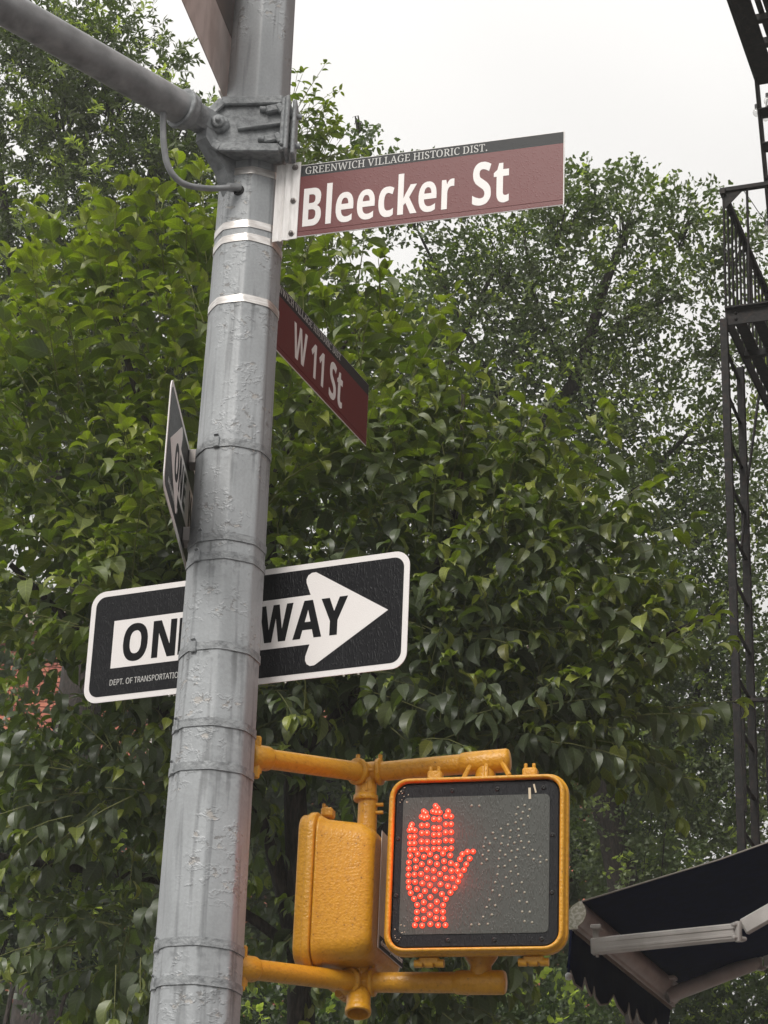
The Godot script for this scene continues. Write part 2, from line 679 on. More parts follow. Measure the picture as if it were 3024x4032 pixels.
func vein_texture() -> ImageTexture:
	var n := 128
	var im := Image.create(n, n, false, Image.FORMAT_RGB8)
	for y in n:
		for x in n:
			var u := float(x) / n
			var v := absf(float(y) / n - 0.5)
			var l := 0.84
			var side := fposmod(u * 7.0 - v * 5.0, 1.0)
			l += 0.1 * exp(-pow((side - 0.5) / 0.09, 2.0))
			l += 0.16 * exp(-pow(v / 0.014, 2.0))
			im.set_pixel(x, y, grey(minf(l, 1.0)))
	return ImageTexture.create_from_image(im)


# ======================= ground and buildings =======================
func ground() -> void:
	var s := st()
	quad(s, Vector3(-300, 0, 300), Vector3(300, 0, 300), Vector3(300, 0, -300), Vector3(-300, 0, -300))
	structure("road", s, M.asphalt, "wet dark asphalt of the street crossing", "road")
	s = st()
	box(s, Transform3D(Basis(Vector3.UP, deg_to_rad(-21)), Vector3(3.2, 0.065, -13.5)), Vector3(9.5, 0.13, 17), 0.02)
	structure("pavement", s, M.paving, "pale concrete pavement with a kerb round the pole and the trees", "pavement")


func brick_house() -> void:
	var h := thing("brick_house", "red brick row house glimpsed through the leaves behind the trees", "house", Vector3(-3.2, 0, -31.0))
	var s := st()
	box(s, Transform3D(Basis(), Vector3(0, 6.2, -3.0)), Vector3(13.0, 12.4, 6.0))
	put("wall", s, M.mortar, h)
	# bricks: the ones in the gaps of the leaves one by one, the others together
	var bm := SurfaceTool.new()
	bm.begin(Mesh.PRIMITIVE_TRIANGLES)
	box(bm, Transform3D(), Vector3(0.205, 0.062, 0.05), 0.004)
	bm.generate_normals()
	bm.index()
	var mesh := bm.commit()
	var holes := []
	for wx in [-5.5, -2.9, 0.6, 3.6]:
		for wy in [6.1, 9.6]:
			holes.append(Rect2(wx - 0.62, wy - 0.2, 1.24, 2.3))
	var rest := []
	var near := []
	for row in int(9.2 / 0.075):
		var y := 3.2 + row * 0.075
		for col in 59:
			var x := -6.35 + col * 0.216 + (0.108 if row % 2 else 0.0)
			var hit := false
			for r in holes:
				if r.grow(0.06).has_point(Vector2(x, y)):
					hit = true
			if hit or x > 6.35:
				continue
			var p := Vector3(x, y, 0.008 + rng.randf_range(-0.003, 0.004))
			var w := p + h.position
			if (absf(w.x + 4.3) < 0.5 and absf(w.y - 10.9) < 0.55) or (absf(w.x + 1.3) < 0.3 and absf(w.y - 10.9) < 0.35):
				near.append(p)
			else:
				rest.append(p)
	for i in min(near.size(), 300):
		var b := put("brick", mesh, M.brick[rng.randi() % 3], h)
		b.position = near[i]
	var mm := MultiMesh.new()
	mm.transform_format = MultiMesh.TRANSFORM_3D
	mm.use_colors = true
	mm.mesh = mesh
	mm.instance_count = rest.size()
	var cols := [Color(0.47, 0.15, 0.095), Color(0.53, 0.18, 0.11), Color(0.42, 0.13, 0.09)]
	for i in rest.size():
		mm.set_instance_transform(i, Transform3D(Basis(), rest[i]))
		mm.set_instance_color(i, cols[rng.randi() % 3])
	var mi := MultiMeshInstance3D.new()
	mi.multimesh = mm
	var bmat := mat(Color.WHITE, 0.8)
	bmat.vertex_color_use_as_albedo = true
	mi.material_override = bmat
	mi.name = "brickwork"
	mi.set_meta("kind", "stuff")
	h.add_child(mi, true)
	for r in holes:
		var c: Vector2 = r.get_center()
		s = st()
		for sx in [-1, 1]:
			box(s, Transform3D(Basis(), Vector3(c.x + sx * 0.52, c.y, 0.02)), Vector3(0.1, 2.1, 0.1), 0.01)
		for sy in [-1.0, 0.0, 1.0]:
			box(s, Transform3D(Basis(), Vector3(c.x, c.y + sy * 1.0, 0.024)), Vector3(0.94, 0.08, 0.09), 0.01)
		var fr := put("window", s, M.window_frame, h)
		for sy in [-0.5, 0.5]:
			s = st()
			box(s, Transform3D(Basis(), Vector3(c.x, c.y + sy * 0.99, 0.012)), Vector3(0.94, 0.9, 0.02))
			put("pane", s, M.glass, fr)
		s = st()
		box(s, Transform3D(Basis(), Vector3(c.x, c.y - 1.16, 0.08)), Vector3(1.4, 0.16, 0.22), 0.015)
		put("sill", s, M.stone, h)
		s = st()
		box(s, Transform3D(Basis(), Vector3(c.x, c.y + 1.2, 0.05)), Vector3(1.4, 0.24, 0.14), 0.015)
		put("lintel", s, M.stone, h)
	s = st()
	box(s, Transform3D(Basis(), Vector3(0, 12.6, 0.1)), Vector3(13.2, 0.45, 0.6), 0.04)
	put("cornice", s, M.stone, h)


# the house that carries the fire escape and the awning, just out of the frame on the right
func townhouse() -> void:
	var h := thing("town_house", "brown house wall at the far right that carries the fire escape", "house", Vector3(3.03, 0, -11.62), deg_to_rad(-69))
	var s := st()
	box(s, Transform3D(Basis(), Vector3(2.0, 7.0, 2.8)), Vector3(16.0, 14.0, 5.0))
	put("wall", s, M.render_wall, h)
	for x in [-3.5, 0.2, 3.9, 7.6]:
		for y in [5.6, 9.2, 12.3]:
			s = st()
			box(s, Transform3D(Basis(), Vector3(x, y, 0.29)), Vector3(1.15, 2.0, 0.06), 0.01)
			var w := put("window", s, M.window_frame, h)
			s = st()
			box(s, Transform3D(Basis(), Vector3(x, y, 0.27)), Vector3(0.95, 1.8, 0.05))
			put("pane", s, M.glass, w)


# ======================= trees =======================
func leaf_mesh(bend: float, fold: float, wide: float, twist: float) -> ArrayMesh:
	var ts := [0.0, 0.1, 0.26, 0.45, 0.64, 0.8, 0.91, 1.0]
	var ws := [0.0, 0.2, 0.325, 0.345, 0.26, 0.13, 0.045, 0.0]
	var s := SurfaceTool.new()
	s.begin(Mesh.PRIMITIVE_TRIANGLES)
	var mid := []
	var p := Vector3(0.16, 0, 0)
	mid.append(p)
	for i in range(1, ts.size()):
		var t: float = (ts[i] + ts[i - 1]) / 2
		var dt: float = ts[i] - ts[i - 1]
		var a: float = bend * t * t
		p += Vector3(cos(a), -sin(a), 0) * dt
		mid.append(p)
	for side in [-1.0, 1.0]:
		new_smooth(s)
		for i in ts.size() - 1:
			var q := []
			for k in [i, i + 1]:
				var a: float = bend * ts[k] * ts[k]
				var up := Vector3(sin(a), cos(a), 0)
				var w: float = ws[k] * wide
				var f: float = fold + 0.12 * sin(ts[k] * 9.0 + side * 1.3 + twist * 4.0)
				var tw: float = twist * ts[k]
				var across := (Vector3(0, 0, 1).rotated(Vector3(cos(a), -sin(a), 0), tw))
				q.append([mid[k], mid[k] + across * side * w * cos(f) + up * w * sin(f), ts[k], 0.5 + side * ws[k]])
			var order := [[q[0][0], q[0][2], 0.5], [q[1][0], q[1][2], 0.5], [q[1][1], q[1][2], q[1][3]], [q[0][1], q[0][2], q[0][3]]]
			for ix in ([0, 1, 2, 0, 2, 3] if side < 0 else [0, 2, 1, 0, 3, 2]):
				s.set_uv(Vector2(order[ix][1], order[ix][2]))
				s.add_vertex(order[ix][0])
	s.set_uv(Vector2(0.5, 0.5))
	s.set_smooth_group(-1)
	tri(s, Vector3(0, 0, 0.006), Vector3(0.17, 0, 0.006), Vector3(0.17, 0, -0.006))
	tri(s, Vector3(0, 0, 0.006), Vector3(0.17, 0, -0.006), Vector3(0, 0, -0.006))
	s.generate_normals()
	s.index()
	return s.commit()


func in_frame(p: Vector3) -> float:
	# depth in front of the camera if the point falls inside the picture, else 1e9
	var d := p - Vector3(0, 1.6, 0)
	var z := d.dot(Vector3(0, 0.38585, -0.92256))
	if z < 0.5:
		return 1e9
	var x := d.dot(Vector3(0.99916, 0.03791, 0.01585)) / z
	var y := d.dot(Vector3(-0.04109, 0.92178, 0.38553)) / z
	if absf(x) > 0.1686 or absf(y) > 0.2248:
		return 1e9
	return z


# leaves: arrays of [mesh number, transform, colour]; the 300 that show largest are parts, the others one part
func foliage(tree: Node3D, meshes: Array, leaves: Array, m: StandardMaterial3D, piece: String, singles := 300) -> void:
	var order := []
	for i in leaves.size():
		var z := in_frame(leaves[i][1].origin)
		if z < 1e8:
			order.append([z / leaves[i][1].basis.x.length(), i])
	order.sort()
	var single := {}
	var tints := {}
	for k in min(singles, order.size()):
		var i: int = order[k][1]
		single[i] = true
		var l = leaves[i]
		# a few tones shared between the single leaves
		var key: int = int(clampf(l[2].r * 40.0, 0, 11))
		if not tints.has(key):
			var c: Color = l[2]
			var mm: StandardMaterial3D = m.duplicate()
			mm.vertex_color_use_as_albedo = false
			mm.albedo_color = lin(c.r, c.g, c.b)
			tints[key] = mm
		var o := MeshInstance3D.new()
		o.mesh = meshes[l[0]]
		o.material_override = tints[key]
		o.name = part_name(tree, piece)
		o.transform = l[1]
		tree.add_child(o, true)
	for v in meshes.size():
		var list := []
		for i in leaves.size():
			if leaves[i][0] == v and not single.has(i):
				list.append(leaves[i])
		if list.is_empty():
			continue
		var mm := MultiMesh.new()
		mm.transform_format = MultiMesh.TRANSFORM_3D
		mm.use_colors = true
		mm.mesh = meshes[v]
		mm.instance_count = list.size()
		for i in list.size():
			mm.set_instance_transform(i, list[i][1])
			mm.set_instance_color(i, list[i][2])
		var mi := MultiMeshInstance3D.new()
		mi.multimesh = mm
		mi.material_override = m
		mi.name = part_name(tree, "foliage")
		mi.set_meta("kind", "stuff")
		tree.add_child(mi, true)


func in_ball(shell: float) -> Vector3:
	var d := Vector3(rng.randfn(), rng.randfn(), rng.randfn()).normalized()
	return d * pow(rng.randf(), shell)


func aim(d: Vector3, roll: float) -> Basis:
	# x along the leaf, y its upper side
	var x := d.normalized()
	var z := x.cross(Vector3.UP)
	if z.length() < 0.05:
		z = Vector3(1, 0, 0.3)
	z = z.normalized()
	var y := z.cross(x)
	return Basis(x, y, z).rotated(x, roll)


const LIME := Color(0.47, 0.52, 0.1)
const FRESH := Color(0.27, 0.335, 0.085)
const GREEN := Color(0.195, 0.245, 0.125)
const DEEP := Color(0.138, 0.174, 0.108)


# a twig that arches out from p and carries leaves on both sides, drooping, the youngest at its tip
func leafy_twig(p: Vector3, d: Vector3, length: float, size: float, young_lit: float, leaves: Array, wood: SurfaceTool) -> void:
	var pts := [p]
	var dir := d.normalized()
	var steps := int(length / 0.042)
	var q := p
	var side := 1.0 if rng.randf() < 0.5 else -1.0
	for i in steps:
		var t := float(i) / steps
		dir = (dir + Vector3(rng.randf_range(-0.05, 0.05), -0.055 * (1.0 - young_lit), rng.randf_range(-0.05, 0.05))).normalized()
		q += dir * 0.042
		pts.append(q)
		var across := dir.cross(Vector3.UP).normalized().rotated(dir, rng.randf_range(-0.5, 0.5))
		var hang := rng.randf_range(0.1, 1.0) * lerpf(1.7, 0.25, minf(1.0, young_lit * 1.2))
		var ld := (dir * rng.randf_range(0.3, 0.7) + across * side * rng.randf_range(0.55, 1.0) + Vector3.UP * 0.25 * young_lit).normalized()
		ld = (ld + Vector3.DOWN * hang).normalized()
		var sz := size * rng.randf_range(0.62, 1.2) * (1.0 - 0.5 * pow(t, 3.0))
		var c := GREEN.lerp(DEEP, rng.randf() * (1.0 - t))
		if young_lit > 0.25:
			c = c.lerp(FRESH, minf(1.0, young_lit * rng.randf_range(0.7, 1.8)))  # youth tint, also painting in the stronger light on the upper left crown
		if t > 0.35 and rng.randf() < young_lit * 1.3:
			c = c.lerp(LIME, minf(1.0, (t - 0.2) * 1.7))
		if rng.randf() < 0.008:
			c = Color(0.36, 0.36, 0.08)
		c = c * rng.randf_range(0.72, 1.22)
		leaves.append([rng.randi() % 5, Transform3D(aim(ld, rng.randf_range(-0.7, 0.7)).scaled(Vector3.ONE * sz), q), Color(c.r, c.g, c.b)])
		side = -side
	# the two or three last leaves at the tip
	for i in 3:
		var ld2 := (dir + Vector3(rng.randf_range(-0.7, 0.7), rng.randf_range(-0.3, 0.5), rng.randf_range(-0.7, 0.7))).normalized()
		var c2 := FRESH.lerp(LIME, clampf(young_lit + 0.2, 0, 1)) * rng.randf_range(0.85, 1.15)
		leaves.append([rng.randi() % 5, Transform3D(aim(ld2, rng.randf_range(-0.4, 0.4)).scaled(Vector3.ONE * size * rng.randf_range(0.4, 0.7)), q), Color(c2.r, c2.g, c2.b)])
	var rr := []
	var thin := []
	for i in pts.size():
		if i % 3 == 0 or i == pts.size() - 1:
			thin.append(pts[i])
			rr.append(lerpf(0.0028, 0.001, float(i) / pts.size()))
	if thin.size() > 1:
		tube(wood, thin, rr, 4, false)


func limb(tree: Node3D, pts: Array, r0: float, r1: float, called := "branch") -> void:
	var s := st()
	var smooth := []
	var rr := []
	for i in pts.size() - 1:
		for k in 4:
			var t := k / 4.0
			var a: Vector3 = pts[max(i - 1, 0)]
			var b: Vector3 = pts[i]
			var c: Vector3 = pts[i + 1]
			var d: Vector3 = pts[min(i + 2, pts.size() - 1)]
			smooth.append(b.cubic_interpolate(c, a, d, t))
			rr.append(lerpf(r0, r1, (i + t) / (pts.size() - 1)))
	smooth.append(pts[-1])
	rr.append(r1)
	tube(s, smooth, rr, 8)
	put(called, s, M.bark, tree)


func near_tree() -> void:
	var t := thing("street_tree", "leafy street tree with broad pointed leaves right behind the traffic pole", "tree", Vector3(0, 0, 0), 0.0, "street trees")
	limb(t, [Vector3(-0.2, 0.1, -9.45), Vector3(-0.22, 2.0, -9.4), Vector3(-0.25, 3.23, -9.29), Vector3(-0.3, 3.94, -8.99), Vector3(-0.36, 4.47, -8.8), Vector3(-0.5, 5.2, -8.6)], 0.075, 0.03, "trunk")
	limb(t, [Vector3(-0.26, 3.4, -9.25), Vector3(-0.48, 4.08, -8.94), Vector3(-0.9, 4.4, -8.8), Vector3(-1.5, 4.9, -8.6)], 0.04, 0.012)
	limb(t, [Vector3(-0.27, 3.5, -9.2), Vector3(-0.7, 3.7, -9.0), Vector3(-1.46, 3.76, -8.85), Vector3(-2.0, 3.9, -8.7)], 0.026, 0.01)
	limb(t, [Vector3(-0.33, 4.2, -8.9), Vector3(0.05, 4.6, -8.6), Vector3(0.28, 5.09, -8.4), Vector3(0.3, 5.6, -8.3)], 0.026, 0.008)
	limb(t, [Vector3(-0.28, 3.7, -9.1), Vector3(0.3, 4.1, -8.7), Vector3(0.9, 4.5, -8.4), Vector3(1.3, 4.7, -8.3)], 0.03, 0.008)
	limb(t, [Vector3(-0.36, 4.47, -8.8), Vector3(-0.8, 5.1, -8.6), Vector3(-1.1, 5.8, -8.4), Vector3(-1.2, 6.2, -8.3)], 0.026, 0.008)
	limb(t, [Vector3(-0.5, 5.2, -8.6), Vector3(-0.3, 5.7, -8.5), Vector3(-0.1, 6.0, -8.4)], 0.02, 0.006)
	limb(t, [Vector3(-0.26, 3.4, -9.25), Vector3(0.2, 3.55, -9.1), Vector3(0.8, 3.75, -8.8)], 0.022, 0.008)
	# crown: balls of twigs (x, y, z, radius, leaf youth plus painted daylight)
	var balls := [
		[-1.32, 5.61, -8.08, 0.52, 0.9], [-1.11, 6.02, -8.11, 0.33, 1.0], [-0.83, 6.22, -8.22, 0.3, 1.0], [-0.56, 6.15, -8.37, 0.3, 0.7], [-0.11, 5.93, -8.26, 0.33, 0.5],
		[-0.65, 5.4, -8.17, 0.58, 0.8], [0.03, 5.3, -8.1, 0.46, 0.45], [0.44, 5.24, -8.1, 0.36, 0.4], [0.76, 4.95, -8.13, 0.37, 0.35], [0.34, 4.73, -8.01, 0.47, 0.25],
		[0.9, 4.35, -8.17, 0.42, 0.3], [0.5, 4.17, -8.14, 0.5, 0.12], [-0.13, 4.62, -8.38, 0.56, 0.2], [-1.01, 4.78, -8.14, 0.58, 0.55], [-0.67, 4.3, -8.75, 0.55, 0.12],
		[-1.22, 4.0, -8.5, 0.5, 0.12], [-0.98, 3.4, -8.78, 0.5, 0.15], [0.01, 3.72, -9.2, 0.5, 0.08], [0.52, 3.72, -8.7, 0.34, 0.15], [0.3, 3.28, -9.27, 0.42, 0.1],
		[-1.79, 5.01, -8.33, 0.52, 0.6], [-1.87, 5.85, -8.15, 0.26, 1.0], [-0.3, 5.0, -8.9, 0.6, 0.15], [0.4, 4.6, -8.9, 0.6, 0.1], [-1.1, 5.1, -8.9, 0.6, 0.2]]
	var leaves := []
	var wood := st()
	for b in balls:
		var c := Vector3(b[0], b[1], b[2])
		var r: float = b[3]
		var count := int(64.0 * pow(r / 0.5, 2.0))
		for layer in 2:
			for i in (count if layer == 0 else count / 3):
				var o := in_ball(0.45)
				var p := c + o * r + (Vector3(0, 0.2, -0.7) if layer else Vector3.ZERO)
				var d := (o * 0.9 + (p - Vector3(-0.3, 4.2, -8.9)) * 0.45 + Vector3(rng.randf_range(-0.5, 0.5), 0.15 + 0.55 * b[4], rng.randf_range(-0.5, 0.5))).normalized()
				if p.distance_to(Vector3(-1.09, 4.35, -8.35)) < 0.15 or p.distance_to(Vector3(-1.15, 4.54, -9.1)) < 0.16 or (p.x > 0.68 and p.y < 3.95):
					continue
				var len := rng.randf_range(0.22, 0.42) * (0.8 if r < 0.35 else 1.0)
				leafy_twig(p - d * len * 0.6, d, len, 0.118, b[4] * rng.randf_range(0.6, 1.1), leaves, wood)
	var tw := put("twigs", wood, M.twig, t)
	tw.set_meta("kind", "stuff")
	var meshes := [leaf_mesh(0.9, 0.4, 0.8, 0.1), leaf_mesh(1.5, 0.35, 0.82, -0.25), leaf_mesh(1.9, 0.5, 0.75, 0.3), leaf_mesh(1.2, 0.25, 0.9, 0.0), leaf_mesh(2.4, 0.45, 0.75, -0.35)]
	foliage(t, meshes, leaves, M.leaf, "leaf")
	print("near tree leaves ", leaves.size())


func second_tree() -> void:
	var t := thing("street_tree", "tall thin tree whose drooping leafy tip shows right of the pole, above the crimson sign", "tree", Vector3.ZERO, 0.0, "street trees")
	limb(t, [Vector3(-0.9, 0, -12.2), Vector3(-0.8, 4.5, -12.0), Vector3(-0.8, 7.5, -11.6), Vector3(-0.72, 8.2, -11.3), Vector3(-0.66, 8.4, -11.1)], 0.09, 0.006, "trunk")
	var leaves := []
	var wood := st()
	for b in [[-0.6, 8.58, -11.08, 0.12, 14], [-0.55, 8.42, -11.15, 0.18, 20], [-0.45, 8.28, -11.21, 0.2, 24], [-0.3, 8.15, -11.25, 0.2, 20], [-0.6, 8.1, -11.4, 0.3, 22]]:
		for i in b[4]:
			var o := in_ball(0.5)
			var p: Vector3 = Vector3(b[0], b[1], b[2]) + o * b[3]
			leafy_twig(p, (Vector3(0.5, 0.5, 0.2) + o).normalized(), rng.randf_range(0.2, 0.36), 0.082, 0.45, leaves, wood)
	put("twigs", wood, M.twig, t).set_meta("kind", "stuff")
	foliage(t, [leaf_mesh(1.4, 0.35, 0.62, 0.1), leaf_mesh(1.8, 0.3, 0.6, -0.2), leaf_mesh(1.0, 0.3, 0.7, 0.2), leaf_mesh(2.0, 0.3, 0.6, 0.3), leaf_mesh(1.2, 0.2, 0.65, 0.0)], leaves, M.leaf, "leaf", 120)


# a short twig with n small leaves; form 0 lance-shaped, 1 fan-shaped, 2 oval
func spray_mesh(n: int, size: float, reach: float, form: int, sd: int) -> ArrayMesh:
	var r := RandomNumberGenerator.new()
	r.seed = sd
	var s := SurfaceTool.new()
	s.begin(Mesh.PRIMITIVE_TRIANGLES)
	for i in n:
		var t := float(i) / n
		var base := Vector3(reach * t, 0.06 * reach * sin(t * 3.0), 0)
		var d := Vector3(r.randf_range(-0.3, 1.0), r.randf_range(-0.7, 0.6), r.randf_range(-1.0, 1.0)).normalized()
		if form == 1:
			base = Vector3(reach * (i % 3) / 3.0, 0, 0)
		var z := d.cross(Vector3(r.randf_range(-0.4, 0.4), 1, r.randf_range(-0.4, 0.4))).normalized()
		var y := z.cross(d)
		var k := size * r.randf_range(0.75, 1.2)
		s.set_smooth_group(-1)
		if form == 1:
			var root := base + d * k * 0.75
			var f := []
			for a in [-0.95, -0.45, -0.06, 0.06, 0.45, 0.95]:
				var rad := k * (0.9 if absf(a) > 0.1 else 0.72)
				f.append(root + (d * cos(a) + z * sin(a)) * rad + y * (0.16 * k * sin(a * 4.0)))
			for j in 5:
				tri(s, root, f[j], f[j + 1])
			tri(s, base, root, base + z * 0.04 * k)
		elif form == 0:
			var m := base + d * k * 0.5 - y * 0.05 * k
			tri(s, base, m - z * k * 0.17, base + d * k)
			tri(s, base, base + d * k, m + z * k * 0.17)
		else:
			var m1 := base + d * k * 0.35
			var m2 := base + d * k * 0.72 - y * 0.08 * k
			var tip := base + d * k - y * 0.2 * k
			tri(s, base, m1 - z * k * 0.3, m1 + z * k * 0.3)
			quad(s, m1 - z * k * 0.3, m2 - z * k * 0.24, m2 + z * k * 0.24, m1 + z * k * 0.3)
			tri(s, m2 - z * k * 0.24, tip, m2 + z * k * 0.24)
	var stem := []
	for i in (3 if form == 1 else n):
		var t := float(i) / (3 if form == 1 else n)
		stem.append(Vector3(reach * t, 0.0 if form == 1 else 0.06 * reach * sin(t * 3.0), 0))
	for i in stem.size() - 1:
		quad(s, stem[i], stem[i] + Vector3(0, 0, 0.003), stem[i + 1] + Vector3(0, 0, 0.003), stem[i + 1])
	s.generate_normals()
	s.index()
	return s.commit()


func spray_tree(t: Node3D, balls: Array, per: float, ref: float, meshes: Array, cols: Array, shell: float, piece: String, singles := 300, flat := 1.0) -> void:
	var leaves := []
	for b in balls:
		var c := Vector3(b[0], b[1], b[2])
		var count := int(per * pow(b[3] / ref, 2.0))
		for i in count:
			var o := in_ball(shell)
			o.y *= flat
			var p := c + o * float(b[3])
			var d := (o + Vector3(rng.randf_range(-0.8, 0.8), rng.randf_range(-0.3, 0.6), rng.randf_range(-0.8, 0.8))).normalized()
			var col: Color = cols[rng.randi() % cols.size()] * rng.randf_range(0.8, 1.2)
			leaves.append([rng.randi() % meshes.size(), Transform3D(aim(d, rng.randf_range(-PI, PI)).scaled(Vector3.ONE * rng.randf_range(0.8, 1.2)), p), Color(col.r, col.g, col.b)])
	foliage(t, meshes, leaves, M.far_leaf, piece, singles)


func twig_net(t: Node3D, balls: Array, root: Vector3, r: float, per: int) -> void:
	var s := st()
	for b in balls:
		var c := Vector3(b[0], b[1], b[2])
		for i in per:
			var e := c + in_ball(0.6) * float(b[3])
			var a := c + (root - c).normalized() * float(b[3]) * 0.7 + in_ball(0.5) * 0.2 * float(b[3])
			var m := (a + e) / 2 + Vector3(0, 0.08, 0)
			tube(s, [a, m, e], [r, r * 0.7, r * 0.3], 4, false)
	put("twigs", s, M.dark_twig, t).set_meta("kind", "stuff")


func dense_tree() -> void:
	var t := thing("street_tree", "big dense tree with small spiky leaf tufts at the upper left, behind the mast arm", "tree", Vector3.ZERO, 0.0, "street trees")
	limb(t, [Vector3(-2.9, 0, -19.5), Vector3(-2.7, 5, -19.2), Vector3(-2.45, 9.5, -18.6), Vector3(-2.2, 11.5, -17.8), Vector3(-2.1, 13.0, -17.3)], 0.3, 0.04, "trunk")
	limb(t, [Vector3(-2.45, 9.5, -18.6), Vector3(-1.8, 11.2, -18.2), Vector3(-1.3, 12.5, -18.0)], 0.1, 0.02)
	limb(t, [Vector3(-2.6, 8.5, -18.8), Vector3(-3.2, 10.5, -17.9), Vector3(-3.6, 12.5, -17.2)], 0.1, 0.02)
	limb(t, [Vector3(-2.3, 11.0, -18.0), Vector3(-1.9, 11.8, -17.5), Vector3(-1.7, 12.5, -17.1)], 0.06, 0.012)
	var balls := [[-3.29, 12.95, -16.96, 1.0], [-2.55, 12.8, -17.0, 0.62], [-1.85, 12.2, -17.09, 0.42], [-2.87, 11.78, -17.42, 1.05], [-1.93, 11.55, -17.5, 0.9], [-1.26, 11.6, -18.39, 0.9], [-3.43, 10.52, -17.95, 1.2], [-1.0, 12.5, -18.11, 0.4], [-2.31, 10.72, -18.91, 1.28], [-1.4, 10.6, -18.6, 0.9]]
	var ms := []
	for i in 4:
		ms.append(spray_mesh(16, 0.072, 0.16, 0, 100 + i))
	twig_net(t, balls, Vector3(-2.4, 10.5, -18.3), 0.012, 10)
	spray_tree(t, balls, 760.0, 1.0, ms, [Color(0.11, 0.145, 0.045), Color(0.085, 0.115, 0.04), Color(0.15, 0.195, 0.05), Color(0.09, 0.12, 0.045)], 0.5, "leaf_tuft", 300)


func fan_leaf_tree() -> void:
	var t := thing("street_tree", "airy tree with small fan-shaped leaves and bare limbs showing, under the sky at the right", "tree", Vector3.ZERO, 0.0, "street trees")
	limb(t, [Vector3(2.7, 0, -21.2), Vector3(2.55, 3.5, -20.6), Vector3(2.46, 5.26, -20.15), Vector3(2.1, 6.9, -19.5), Vector3(1.5, 8.6, -18.8), Vector3(1.28, 9.8, -18.25), Vector3(1.64, 10.45, -17.98), Vector3(1.83, 11.14, -17.69), Vector3(2.05, 11.74, -17.44)], 0.2, 0.02, "trunk")
	limb(t, [Vector3(1.72, 10.7, -17.9), Vector3(2.1, 11.0, -17.75), Vector3(2.64, 11.2, -17.65)], 0.025, 0.008)
	limb(t, [Vector3(1.5, 8.6, -18.8), Vector3(0.7, 9.3, -18.4), Vector3(0.4, 10.1, -18.2), Vector3(0.63, 10.79, -17.84), Vector3(0.93, 11.4, -17.58)], 0.06, 0.015)
	limb(t, [Vector3(1.5, 8.7, -18.8), Vector3(2.2, 9.6, -18.4), Vector3(2.9, 10.3, -18.0)], 0.045, 0.012)
	limb(t, [Vector3(1.28, 9.8, -18.25), Vector3(0.9, 10.4, -18.0), Vector3(0.2, 11.6, -17.5)], 0.04, 0.01)
	limb(t, [Vector3(2.1, 6.9, -19.5), Vector3(2.8, 7.9, -19.1), Vector3(3.1, 9.1, -18.6)], 0.05, 0.015)
	limb(t, [Vector3(1.64, 10.4, -18.0), Vector3(1.3, 10.9, -17.7), Vector3(1.1, 11.7, -17.4)], 0.03, 0.01)
	var balls := [[-0.39, 12.1, -17.24, 0.22], [-0.4, 12.42, -17.11, 0.1], [-0.03, 11.8, -17.37, 0.38], [0.29, 11.95, -17.31, 0.25], [0.84, 11.5, -17.52, 0.6], [1.42, 11.8, -17.4, 0.4], [1.75, 12.0, -17.4, 0.22], [2.09, 11.82, -17.39, 0.38], [2.62, 11.78, -17.41, 0.33], [3.11, 11.55, -17.48, 0.34],
		[0.83, 10.87, -17.8, 0.72], [1.75, 11.1, -17.71, 0.7], [2.45, 11.2, -17.65, 0.45], [3.07, 10.74, -17.81, 0.4], [1.27, 10.14, -18.11, 0.9], [2.2, 10.3, -18.06, 0.7], [3.03, 9.8, -18.21, 0.6], [1.92, 9.22, -18.49, 1.0], [2.99, 8.89, -18.63, 0.89], [2.59, 7.94, -19.03, 1.02], [3.29, 7.59, -19.17, 0.89],
		[1.85, 8.42, -19.91, 1.07], [2.84, 6.82, -19.5, 0.93], [0.73, 9.75, -19.35, 1.07], [0.22, 11.2, -18.62, 0.5], [-0.35, 10.7, -18.87, 1.0], [0.28, 10.13, -19.19, 1.07], [2.2, 7.6, -20.2, 1.1]]
	var ms := []
	for i in 4:
		ms.append(spray_mesh(8, 0.042, 0.2, 1, 200 + i))
	twig_net(t, balls, Vector3(1.6, 10.2, -18.2), 0.009, 9)
	spray_tree(t, balls, 500.0, 0.8, ms, [Color(0.125, 0.17, 0.06), Color(0.1, 0.14, 0.055), Color(0.165, 0.21, 0.07)], 0.42, "leaf_cluster", 300)


